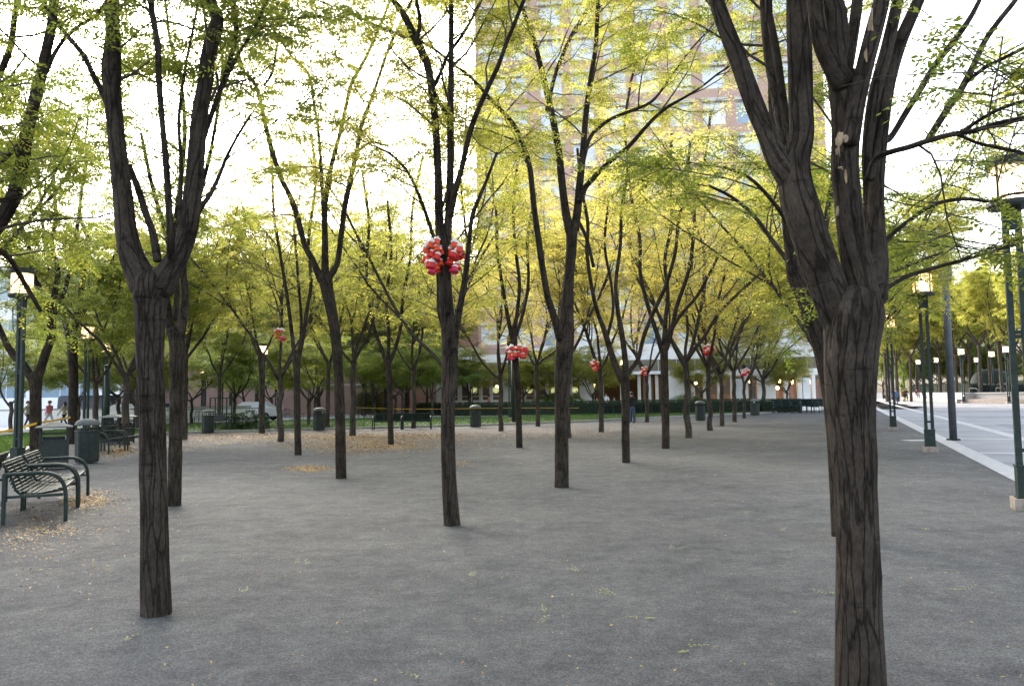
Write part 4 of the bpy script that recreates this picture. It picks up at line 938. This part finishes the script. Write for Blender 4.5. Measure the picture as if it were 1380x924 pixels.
# ------------------------------------------------------------------ litter bins
def bin_round():
    root=thing('litter_bin','x','litter bin')
    m=MB(); m.lathe([(0,.03),(.27,.03),(.27,.06),(.285,.10),(.285,.82),(.30,.83),(.30,.87),(.27,.87),(.262,.2)],40,rfun=lambda a:1+.025*np.sign(np.sin(20*a))); m.build('body','steel_dark',root)
    m=MB()
    for k in range(4): a=k*1.5708+.4; m.box((.26*math.cos(a),.26*math.sin(a),.94),(.03,.03,.16),a)
    m.build('lid_posts','steel_dark',root); MB().lathe([(.30,1.0),(.305,1.03),(.27,1.10),(.17,1.16),(0,1.18)],28).build('lid','lidm',root,True); m=MB(); m.lathe([(.20,.1),(.20,.84),(.235,.86)],18); m.build('liner','black',root)
    return root
def bin_square():
    root=thing('litter_bin','x','litter bin')
    m=MB(); m.box((0,0,.38),(.58,.58,.66))
    for s in(-1,1):
        for q in(-1,1): m.box((s*.285,q*.285,.5),(.05,.05,1.0))
    for z in(.70,.86): m.box((0,.285,z),(.52,.02,.03)); m.box((0,-.285,z),(.52,.02,.03)); m.box((.285,0,z+.001),(.02,.52,.03)); m.box((-.285,0,z+.001),(.02,.52,.03))
    m.build('body','steel_dark',root)
    m=MB(); w=.39; m.add([(-w,-w,1.0),(w,-w,1.0),(w,w,1.0),(-w,w,1.0),(-w,-w,1.03),(w,-w,1.03),(w,w,1.03),(-w,w,1.03),(-.08,-.08,1.13),(.08,-.08,1.13),(.08,.08,1.13),(-.08,.08,1.13)],[(3,2,1,0),(0,1,5,4),(1,2,6,5),(2,3,7,6),(3,0,4,7),(4,5,9,8),(5,6,10,9),(6,7,11,10),(7,4,8,11),(8,9,10,11)]); m.build('lid','lidm',root)
    MB().box((0,0,.74),(.46,.46,.10)).build('liner','black',root)
    return root
BR=bin_round(); p=at(641,576); BR.location=p; BR['label']='round slatted litter bin at the lawn edge, right of the lantern tree'; BR['group']='litter bins'
for px,py,lab in [(430,580.5,'round litter bin left of the curving trunk at the lawn edge'),(280,583.5,'round litter bin in front of the metal frame at left'),(1018,560,'round litter bin at the hedge end near the far benches'),(944,567,'litter bin partly hidden by the near trunk of the receding row'),(117,624,'round conical-lidded litter bin beyond the nearest benches')]:
    clone(BR,at(px,py),.3,lab,'litter bins',1.0)
BS=bin_square(); BS.location=at(72,632); BS.rotation_euler=(0,0,.5); BS['label']='square litter bin with a pyramid lid behind the nearest benches'; BS['group']='litter bins'
clone(BS,at(152,598),.1,'left half of the wide pair of square bins behind the far benches','litter bins'); clone(BS,at(166,597),.1,'right half of the wide pair of square bins behind the far benches','litter bins')

# ------------------------------------------------------------------ red lantern clusters on the trunks
cm={'r':M['red'],'p':M['pinkred'],'o':M['orange_red']}
cup_m=MB().lathe([(0,-.06),(.045,-.062),(.066,-.066),(.069,-.055),(.052,-.02),(.048,.02),(.04,.035),(.0,.036)],14); cap_m=MB().lathe([(.050,.018),(.052,.036),(.036,.05),(.014,.058),(.010,.075),(0,.076)],14)
cup0=cup_m.build('cup','red',None,True,link=False); cap0=cap_m.build('cap','whiteplastic',None,True,link=False)
mes={'r':cup0.data}
for k in 'po': mm=cup0.data.copy(); mm.materials.clear(); mm.materials.append(cm[k]); mes[k]=mm
CX={'left and larger half of the big red lantern pair on the central trunk':599,'right half of the big red lantern pair on the central trunk':599,'left of two small red lantern clusters on the straight central trunk':694,'right of two small red lantern clusters on the straight central trunk':694}
def cluster(px,py,w,h,label,n,Yt,seed,sc=1.0,dy=-.14):
    r=random.Random(seed); c=pt(px,py,Yt+dy); root=thing('lantern_cluster',label,'tree ornament',c,0,'red lantern clusters tied to trunks')
    W_=w*Yt/FPX; H_=h*Yt/FPX; pts=[]
    tries=0; s=sc
    while len(pts)<n and tries<900:
        tries+=1; q=Vector((r.uniform(-.5,.5)*W_,r.uniform(-.09,.09),r.uniform(-.5,.5)*H_))
        if (q.x/(W_*.52))**2+(q.z/(H_*.54))**2>1: continue
        if all((q-z).length>.075*s for z in pts): pts.append(q)
    tr_=.10+.012*Yt*.1; dx=(px-CX.get(label,px))*Yt/FPX
    MB().tube([(dx+tr_*math.cos(a*.3142),-dy+tr_*math.sin(a*.3142),.02*math.sin(a)) for a in range(21)],.008,5).build('cord','blackmetal',root)
    for q in pts:
        k='r' if r.random()<.5 else ('o' if q.z>-.36*H_ else 'p')
        cu=bpy.data.objects.new('cup',mes[k]); COL.objects.link(cu); cu.parent=root; cu.location=q; cu.rotation_euler=(r.uniform(-.35,.35),r.uniform(-.35,.35),0); cu.scale=(s,)*3
        ca=bpy.data.objects.new('cap',cap0.data); COL.objects.link(ca); ca.parent=cu
Y2=at(610,707).y
cluster(584,344,24,42,'left and larger half of the big red lantern pair on the central trunk',22,Y2,1,.82)
cluster(614,344,15,40,'right half of the big red lantern pair on the central trunk',14,Y2,2,.82)
def cl(px,py,w,h,base,label,seed,n=10,sc=1.5): cluster(px,py,w,h,label,n,at(*base).y,seed,sc,-.3)
cl(378,450,13,13,(378,595),'small red lantern cluster on the slim left trunk',3)
cl(690,474,11,13,(700,603),'left of two small red lantern clusters on the straight central trunk',4,9)
cl(703,472,9,13,(700,603),'right of two small red lantern clusters on the straight central trunk',5,9)
cl(802,493,11,12,(810,582),'small red lantern cluster left of the low-forked trunk',6,8,1.5)
cl(870,500,11,9,(872,569),'red lantern cluster on the pale trunk between the paired benches',7,6,1.6)
cl(955,471,11,13,(957,580),'red lantern cluster on the receding row, nearer one',8,8,1.6)
cl(1004,500,11,9,(1003,563.5),'red lantern cluster on the receding row, farthest one',9,6,1.8)

# ------------------------------------------------------------------ caution tape
def tape(pts,label,hh=.035):
    m=MB(); Q=spline([list(p) for p in pts],step=.3); 
    for i in range(len(Q)-1):
        a,b=Q[i],Q[i+1]; h=np.array([0,0,hh]); n=np.cross(b-a,[0,0,1]); n=n/np.linalg.norm(n)*.002
        m.add([a-h-n,b-h-n,b+h-n,a+h-n,a-h+n,b-h+n,b+h+n,a+h+n],[(0,1,2,3),(5,4,7,6),(3,2,6,7),(1,0,4,5)])
    tag(m.build('barrier_tape','yellow'),label,'tape')
Yb=at(48,613).y-.25
tape([pt(-40,588,Yb-2),pt(0,582,Yb-1),pt(25,577,Yb-.3),pt(48,570.5,Yb),pt(75,566,Yb+3),pt(95,562,Yb+5)],'yellow tape slung across the left trees behind the square bin')
Yh=at(690,571).y
tape([pt(480,549,Yh+6),pt(560,551,Yh+3),pt(690,549.5,Yh),pt(780,549.5,Yh+3)],'thin yellow line stretched in front of the hedge',.011)

# ------------------------------------------------------------------ café furniture, vehicles
def chair_proto():
    root=thing('cafe_chair','x','chair'); MB().box((0,0,.45),(.42,.42,.03)).build('seat','blackmetal',root)
    m=MB(); m.tube(spline([(-.2,-.2,.45),(-.21,-.24,.7),(-.17,-.26,.86),(0,-.265,.9),(.17,-.26,.86),(.21,-.24,.7),(.2,-.2,.45)],step=.05),.014,6)
    for x in(-.1,0,.1): m.tube([(x,-.21,.46),(x,-.26,.88)],.009,5)
    m.build('backrest','blackmetal',root)
    for x,y in((-.19,.19),(.19,.19),(-.19,-.19),(.19,-.19)): MB().tube([(x,y,.44),(x*1.1,y*1.1,0)],.013,6).build('leg','blackmetal',root)
    return root
CH=chair_proto(); first=True; TBp=thing('cafe_table','x','table'); MB().lathe([(0,.70),(.38,.70),(.39,.715),(.38,.73),(0,.73)],24).build('tabletop','lidm',TBp); MB().tube([(0,0,0),(0,0,.7)],.03,8).build('post','blackmetal',TBp); MB().lathe([(.26,0),(.26,.02),(.03,.05)],16).build('foot','blackmetal',TBp)
spots=[(388,566),(404,565),(478,563.5),(487,563),(495,562.5),(246,571),(262,571),(272,571),(1084,552),(1092,551),(1103,551),(1114,551)]
for i,(px,py) in enumerate(spots):
    w=i<8; i2=i if w else i-8; base=f'{ORD[i2]} from left of the dark '+('café chairs beyond the lawn' if w else 'terrace chairs before the white shop windows')
    for k,(dx,rz) in enumerate([(0,rg.uniform(0,6.28))]):
        if first: o=CH; o.location=at(px,py); o['label']=base; o['group']='dark metal café chairs'; first=False
        else: clone(CH,at(px,py),rz,base,'dark metal café chairs')
for i,(px,py,lab) in enumerate([(396,565,'café table beyond the lawn left of the curving trunk'),(491,561,'café table beyond the lawn right of the curving trunk'),(1088,551,'terrace table before the white shop, left one'),(1108,550.5,'terrace table before the white shop, right one')]):
    if i==0: TBp.location=at(px,py); TBp['label']=lab; TBp['group']='round café tables'
    else: clone(TBp,at(px,py),0,lab,'round café tables')
def railing(a,b,label,h=1.0):
    d=b-a; L=d.length; rz=math.atan2(d.y,d.x); root=thing('railing',label,'railing',a,rz); m=MB(); m.box((L/2,0,h),(L,.05,.05)); m.box((L/2,0,.3),(L,.035,.035)); m.build('rail','blackmetal',root)
    n=max(2,int(L/1.8))
    for k in range(n+1): MB().box((L*k/n,0,h/2-.02),(.05,.05,h-.04)).build('post','blackmetal',root)
railing(at(205,572),at(352,568),'low dark railing along the lawn behind the metal frame')
def car(px,py,rz,paint,label,van=False,Y=None,band=None):
    p=at(px,py) if Y is None else Vector((pt(px,540,Y).x,Y,0)); root=thing('parked_car',label,'car',p,rz,'vehicles on the street at left')
    H=2.1 if van else 1.45; L=4.9; hw=.9
    prof=[(-2.4,.35),(-2.4,.85),(-2.25,1.0)]+([(-2.2,H-.1),(-2.0,H),(1.2,H),(1.75,1.15),(2.3,.95)] if van else [(-1.75,1.02),(-1.2,H-.04),(-.9,H),(.35,H),(1.1,1.0),(2.2,.85)])+[(2.45,.65),(2.4,.35)]
    n=len(prof); V=[]
    for s in(-1,1):
        for x,z in prof: V.append((x,s*(hw-(.16*max(0,z-1.0)/.45 if not van else .06*max(0,z-1))),z))
    F=[]
    for i in range(n): F.append((i,(i+1)%n,n+(i+1)%n,n+i))
    bm=bmesh.new(); vs=[bm.verts.new(v) for v in V]
    for f in F: bm.faces.new([vs[i] for i in f])
    bm.faces.new(vs[:n][::-1]); bm.faces.new(vs[n:]); bmesh.ops.recalc_face_normals(bm,faces=bm.faces[:]); bmesh.ops.bevel(bm,geom=[e for e in bm.edges],offset=.05,segments=2,affect='EDGES')
    me=bpy.data.meshes.new('body'); bm.to_mesh(me); bm.free(); me.materials.append(M[paint]); o=bpy.data.objects.new('body',me); COL.objects.link(o); o.parent=root
    for s in(-1,1):
        m=MB(); y=s*(hw-(.04 if van else .07)); zt=H-.2
        x0,x1=(-2.0,1.2) if van else (-1.35,.85)
        m.add([(x0,y+s*.012,1.05),(x1,y+s*.012,1.05),(x1-.45,y-s*(.02 if van else .1),zt),(x0+.3,y-s*(.02 if van else .1),zt)],[(0,1,2,3)] if s<0 else [(3,2,1,0)]); m.build('side_window','pane_dark',root)
        for x in(-1.45,1.5):
            w=MB().lathe([(0,-.11),(.2,-.11),(.31,-.1),(.33,-.05),(.33,.05),(.31,.1),(.2,.11),(0,.11)],22).build('wheel','rubber',root); w.location=(x,s*(hw-.06),.33); w.rotation_euler=(math.pi/2,0,0)
            hcap=MB().lathe([(0,-.125),(.19,-.12),(.2,.12),(0,.125)],16).build('rim','lidm',w)
        MB().box((2.40,s*.62,.70),(.10,.32,.13)).build('headlight','whiteplastic',root); MB().box((-2.40,s*.68,.82),(.08,.22,.18)).build('tail_light','red',root)
        if band: MB().box((-.2,s*(hw+.008),.8),(4.2,.014,.16)).build('side_stripe',band,root)
M['paint_white']=mat('white_car_paint',(.78,.78,.78),.25); M['paint_navy']=mat('navy_car_paint',(.02,.03,.06),.25); M['paint_yellow']=mat('yellow_cab_paint',(.75,.42,.03),.3); M['paint_silver']=mat('silver_car_paint',(.45,.46,.48),.3,.3)
car(128,0,.1,'paint_navy','dark blue van with a yellow stripe behind the round bin',True,57,'paint_yellow')
car(182,0,.05,'paint_white','white car parked left of the dark forked trunk',False,55); car(232,0,0,'paint_navy','dark car parked behind the knotted brown trunk',False,58); car(338,0,3.1,'paint_silver','pale silver car with tail lights beyond the lawn shrub',False,60)

# ------------------------------------------------------------------ planter, seat wall across the plaza
a=at(1222,538.5); b=at(1300,543); c_=at(1420,543.5)
for u,v,lab in((a,b,'long low grey seat wall across the plaza'),(b+Vector((1,0,0)),c_,'grey stone planter edge under the pointed evergreens')):
    d=v-u; L=math.hypot(d.x,d.y); root=thing('seat_wall',lab,'wall',u,math.atan2(d.y,d.x)); MB().box((L/2,.6,.55),(L,1.2,1.1)).build('wall','kerb',root); MB().box((L/2,.58,1.16),(L+.1,1.4,.12)).build('coping','granite',root); MB().box((L/2,-.45,.24),(L,.75,.46)).build('step','footing',root)
hedge_run((at(1224,537.2)+Vector((3,3,0)),at(1420,541)+Vector((4,5,0))),2.6,2.4,'dark hedge behind the seat wall and planter across the plaza',dens=18)
hedge_run((at(1150,538)+Vector((0,22,0)),at(1222,536.5)+Vector((0,14,0))),3.2,2.4,'far dark hedge closing the end of the plaza path',dens=14)
for i,px in enumerate((1203,1232,1253,1274,1292,1312,1331,1349,1371,1392)):
    plant(PR_young,0,0,f'{ORD[i]} from left of the low leafy trees behind the far hedge','low trees behind the far hedge',['leaf_dark','leaf_green'][i%2],1.9,at(px,538)+Vector((5,14,0)))
# arbour with lanterns far on the plaza
p=at(1213,537); r_=thing('pergola_frame','small far steel arbour carrying lanterns behind the walking people','arbour',p,0)
m=MB(); m.box((-1.3,0,3.3),(.3,.3,6.6)); m.box((3.4,0,3.3),(.3,.3,6.6)); m.box((1.05,0,6.75),(5.6,.4,.3)); m.build('frame','steel_grey',r_)
p=at(1338,540); r_=thing('domed_kiosk','grey domed kiosk behind the far evergreens','kiosk',p,0)
r_.scale=(.6,.6,.75); m=MB(); m.lathe([(4.2,3.2),(4.1,3.9),(3.4,4.9),(2,5.6),(0,5.9)],28); m.build('roof','steel_grey',r_,True)
m=MB()
for k in range(8): a_=k*.785; MB().box((3.7*math.cos(a_),3.7*math.sin(a_),1.6),(.3,.3,3.2),a_).build('post','steel_grey',r_)

# ------------------------------------------------------------------ people
def skin_body(J, E, R, name, parent, mats, assign):
    me=bpy.data.meshes.new(name); ks=list(J); me.from_pydata([J[k] for k in ks],[(ks.index(a),ks.index(b)) for a,b in E],[]); o=bpy.data.objects.new(name,me); COL.objects.link(o)
    o.modifiers.new('s','SKIN'); sv=me.skin_vertices[0].data
    for i,k in enumerate(ks): sv[i].radius=R[k] if isinstance(R[k],tuple) else (R[k],R[k]); sv[i].use_root=(k=='pelvis')
    ss=o.modifiers.new('ss','SUBSURF'); ss.levels=2; ss.render_levels=2
    dg=bpy.context.evaluated_depsgraph_get(); ev=o.evaluated_get(dg); nm=bpy.data.meshes.new_from_object(ev); bpy.data.objects.remove(o)
    nm.name=name; nm.materials.clear()
    for q in mats: nm.materials.append(q)
    for pl in nm.polygons: pl.use_smooth=True; pl.material_index=assign(pl.center)
    n=bpy.data.objects.new(name,nm); COL.objects.link(n); n.parent=parent; return n
skin=mat('skin',(.45,.27,.19),.6); hairm=mat('dark_hair',(.03,.02,.015),.7); hairb=mat('brown_hair',(.10,.055,.03),.7)
def cloth(name,c): return noisy(name,tuple(x*.85 for x in c),c,20,.9,.2,60)
def person(loc, rz, label, top, legs, pose='walk', hair=hairm, h=1.72, ph=1, skirt=False, longhair=False, group=None):
    root=thing('person',label,'person',loc,rz,group); s=h/1.72
    J={'pelvis':(0,0,.93),'waist':(0,0,1.08),'chest':(0,.01,1.30),'neck':(0,0,1.46),'chin':(0,.015,1.53),'head':(0,.02,1.63),'crown':(0,.01,1.70)}
    R={'pelvis':(.155,.11),'waist':(.135,.1),'chest':(.165,.115),'neck':.055,'chin':.065,'head':.092,'crown':.06}
    E=[('pelvis','waist'),('waist','chest'),('chest','neck'),('neck','chin'),('chin','head'),('head','crown')]
    for sd,sx in(('l',-1),('r',1)):
        k=sx*ph; 
        if pose=='sit':
            J.update({'hip'+sd:(sx*.10,.02,.90),'knee'+sd:(sx*.12,.42,.93),'ank'+sd:(sx*.12,.44,.50),'toe'+sd:(sx*.13,.58,.45),'sh'+sd:(sx*.19,0,1.39),'el'+sd:(sx*.25,.08,1.13),'wr'+sd:(sx*.16,.28,1.05),'ha'+sd:(sx*.12,.36,1.04)})
        elif pose=='stand':
            J.update({'hip'+sd:(sx*.10,0,.88),'knee'+sd:(sx*.11,.02,.48),'ank'+sd:(sx*.12,0,.09),'toe'+sd:(sx*.14,.16,.04),'sh'+sd:(sx*.19,0,1.40),'el'+sd:(sx*.25,.02,1.13),'wr'+sd:(sx*.16,.2,1.06),'ha'+sd:(sx*.09,.27,1.07)})
        else:
            J.update({'hip'+sd:(sx*.09,0,.88),'knee'+sd:(sx*.10,.20*k+.05,.50),'ank'+sd:(sx*.10,.30*k-.06,.10),'toe'+sd:(sx*.11,.30*k+.10,.045),'sh'+sd:(sx*.19,0,1.40),'el'+sd:(sx*.25,-.10*k,1.13),'wr'+sd:(sx*.25,-.12*k+.14,.92),'ha'+sd:(sx*.24,-.12*k+.20,.84)})
        R.update({'hip'+sd:.095,'knee'+sd:.062,'ank'+sd:.045,'toe'+sd:.04,'sh'+sd:.07,'el'+sd:.052,'wr'+sd:.038,'ha'+sd:.04})
        E+=[('pelvis','hip'+sd),('hip'+sd,'knee'+sd),('knee'+sd,'ank'+sd),('ank'+sd,'toe'+sd),('chest','sh'+sd),('sh'+sd,'el'+sd),('el'+sd,'wr'+sd),('wr'+sd,'ha'+sd)]
    hands=[J['hal'],J['har']]
    def asg(c):
        if c.z>1.485: return 0
        for hh in hands:
            if (c-Vector(hh)).length<.085: return 0
        if pose=='sit': 
            if c.z<.53: return 3
            return 2 if (c.z<.985 and (c.y>.13 or c.z<.93)) else 1
        if c.z<.085: return 3
        return 2 if c.z<.93 else 1
    b=skin_body({k:tuple(x*s for x in v) for k,v in J.items()},E,{k:(tuple(x*s for x in v) if isinstance(v,tuple) else v*s) for k,v in R.items()},'body',root,[skin,top,legs,M['black']],lambda c:asg(c/s))
    if pose=='sit': b.location.z=-.45*s
    m=MB(); m.lathe([(.112,-.03),(.116,.02),(.10,.075),(.06,.115),(0,.13)],18)
    if longhair: m.box((0,-.085,-.09),(.17,.05,.26))
    hr=m.build('hair',hair,root,True); hr.scale=(s,)*3; hr.location=(0,-.012*s,1.63*s-(.45*s if pose=='sit' else 0)); hr.rotation_euler=(.25,0,0)
    return root
C=dict(olive=cloth('olive_jacket',(.32,.30,.20)),pink=cloth('pink_jacket',(.55,.18,.22)),khaki=cloth('beige_top',(.45,.40,.30)),jeans=cloth('blue_jeans',(.06,.09,.16)),blk=cloth('black_garment',(.015,.015,.017)),white=cloth('white_shirt',(.75,.75,.75)),blue=cloth('blue_top',(.08,.13,.28)),grey=cloth('grey_trousers',(.22,.23,.25)),red=cloth('dark_red_top',(.22,.05,.05)),rose=cloth('rose_top',(.45,.16,.16)),pale=cloth('pale_trousers',(.45,.43,.42)))
person(at(37,578.5),-1.7,'person in an olive jacket and dark trousers walking behind the left lamp post',C['olive'],C['blk'],hair=hairb)
person(at(66,577.5),1.2,'person in a pink jacket and pale trousers walking left of the upright tree',C['pink'],C['pale'],hair=hairb,ph=-1)
person(at(86,577),1.5,'person in a beige top walking, half hidden by the upright tree',C['khaki'],C['blk'],h=1.62,longhair=True)
person(at(157,572),-.8,'person in grey with bare arms on the street behind the double bin',C['grey'],C['jeans'],'stand'); person(at(165,572.5),.6,'person in a pale top bending by the cars behind the double bin',C['pale'],C['orange'] if 'orange' in C else C['red'],'stand',h=1.5)
person(at(817,553.5),math.pi,'person in a white shirt standing before the dark restaurant entrance',C['white'],C['blk'],'stand')
person(at(852,570.5),0.3,'person in black top and blue jeans behind the low-forked trunk',C['blk'],C['jeans'],'stand',ph=1)
person(at(805,553),math.pi*.6,'seated-height person in beige near the white-shirted one, left side',C['khaki'],C['grey'],'stand',h=1.4)
person(at(828,553),-math.pi*.6,'short person in olive right of the white-shirted one',C['olive'],C['blk'],'stand',h=1.4)
person(at(659,554.5),1.6,'person in a rose top by the shop windows behind the hedge',C['rose'],C['grey'],'walk'); person(at(633,555),1.6,'person in dark red by the left shop windows',C['red'],C['blk'],'stand',h=1.6)
person(at(1208,545.5),.3,'person in blue stooping forward on the plaza beside the third lamp post',C['blue'],C['jeans'],'walk',h=1.8)
person(at(1218.5,541),math.pi,'left of two people in dark clothes standing far on the plaza',C['red'],C['blk'],'walk',h=1.8); person(at(1222,541),math.pi,'right of two people in dark clothes standing far on the plaza',C['blk'],C['blk'],'stand',h=1.85)
q=at(1237.5,540.5); person(Vector((q.x,q.y+.35,.47)),math.pi,'person in dark red sitting on the far seat wall',C['red'],C['jeans'],'sit',h=1.75)
q=at(1247,541.5); person(Vector((q.x,q.y+.35,.47)),math.pi,'person in black sitting on the far seat wall beside the mast',C['blk'],C['grey'],'sit',h=1.75)
s1=pt(-30,640,11.6); person(Vector((s1.x,s1.y,.44)),rzb+math.pi,'person in black sitting on the left edge bench, back turned',C['blk'],C['blk'],'sit',h=1.75)

# ------------------------------------------------------------------ grass, fallen leaves
def flat_leaves(name, P, r, size, m, lift=.012, kind='stuff', tintc=.5):
    n=len(P); a=r.uniform(0,6.28,n); size=size*np.interp(P[:,1],[9,32],[.55,1.0]); l=size*r.uniform(.6,1.4,n); w=l*r.uniform(.3,.55,n); tl=r.normal(0,.28,(n,2))
    ux=np.stack([np.cos(a),np.sin(a),tl[:,0]],1)*l[:,None]*.5; uy=np.stack([-np.sin(a),np.cos(a),tl[:,1]],1)*w[:,None]*.5
    c=P+np.array([0,0,lift]); z=np.abs(tl[:,0])*l*.5+np.abs(tl[:,1])*w*.5; c[:,2]+=z*.8
    V=np.stack([c-ux,c+uy,c+ux,c-uy],1).reshape(-1,3); mb=MB(); mb.add(V,np.arange(4*n).reshape(-1,4)); return tag(mb.build(name,m,None,False,np.clip(r.normal(tintc,.25,n),0,1)),kind=kind)
rl=np.random.default_rng(21); Pp=[]
def patch(px,py,wx,wy,n,soft=1):
    ok=0
    xs=rl.normal(px,wx,n); yv=rl.normal(py,wy,n)
    for x,y in zip(xs,yv):
        lim=np.interp(x,[q[0] for q in FR],[q[1] for q in FR])
        if y<lim+.8: continue
        p=at(x,y); Pp.append((p.x,p.y,0))
for a in [(320,588,70,3,5200),(430,588,60,4,6500),(500,590,50,5,5200),(560,587,40,3.5,3200),(520,601,28,4,2600),(440,600,40,3.5,2400),(418,632,16,2.2,1500),(470,607,30,4,1500),(560,600,40,4,1500),(620,625,10,2,160),(690,583,70,4,2200),(640,590,60,5,1600),(780,580,50,5,900),(300,594,30,3,1200),(250,600,25,4,700),
          (165,606,14,3.5,1500),(150,612,14,4,900),(112,676,18,6,1300),(130,672,12,6,700),(60,715,28,7,700),(25,730,25,9,300),(150,700,45,26,420),(95,655,14,6,400),(40,690,20,8,200),(60,760,60,25,260)]: patch(*a)
P=np.array(Pp); 
o=flat_leaves('leaf_litter',P,rl,.05,'litter')
# scattered single leaves on the open gravel
n=4200; Y=rl.uniform(2.6,34,n)**1.0; X=rl.uniform(-.72,.72,n)*Y; P=np.stack([X,Y,np.zeros(n)],1)
ev=np.array([(q-np.array([E0.x,E0.y]))@np.array([VD.x,VD.y]) for q in P[:,:2]]); P=P[ev<-.1]
flat_leaves('scattered_leaves',P,rl,.036,'litter',tintc=.6)
V=[];F=[];T=[];k=0
fp=[];fd=[]
for px,py in [(868,831),(935,874),(728,840),(1080,660),(1295,795),(905,740),(1110,800),(575,915),(180,858),(1060,715),(830,800),(735,826),(1240,712),(640,775),(520,735),(780,770),(1000,690),(960,640),(410,760),(330,800)]:
    p=at(px,py)
    for q in range(rl.integers(1,3)): fp.append((p.x+rl.normal(0,.03),p.y+rl.normal(0,.03),.025)); a=rl.uniform(0,6.28); fd.append((math.cos(a),math.sin(a),.02))
V,F,T=frond_mesh(np.array(fp),np.array(fd),rl,.13,8,.035,.014); V[:,2]=.008+np.abs(V[:,2]-.025)*.35
mb=MB(); mb.add(V,F); tag(mb.build('fallen_fronds','twig_leaf',None,False,T),kind='stuff')
# grass on the lawn strip
n=52000; i=rl.integers(0,len(fr)-1,n); t=rl.uniform(0,1,n); u=rl.uniform(0.02,1,n)
A=np.array([(p.x,p.y) for p in fr]); B=np.array([(p.x,p.y) for p in bk[::-1]])
f_=A[i]+(A[i+1]-A[i])*t[:,None]; b_=B[i]+(B[i+1]-B[i])*t[:,None]; g=f_+(b_-f_)*u[:,None]; h=rl.uniform(.04,.10,n); a=rl.uniform(0,6.28,n); w=.012
c=np.c_[g,np.full(n,.03)]; dx=np.stack([np.cos(a)*w,np.sin(a)*w,np.zeros(n)],1); tip=np.stack([rl.normal(0,.03,n),rl.normal(0,.03,n),h],1)
V=np.stack([c-dx,c+dx,c+tip+dx*.3,c+tip-dx*.3],1).reshape(-1,3); mb=MB(); mb.add(V,np.arange(4*n).reshape(-1,4)); tag(mb.build('grass','grass',None,False,np.clip(rl.normal(.5,.25,n),0,1)),kind='stuff')
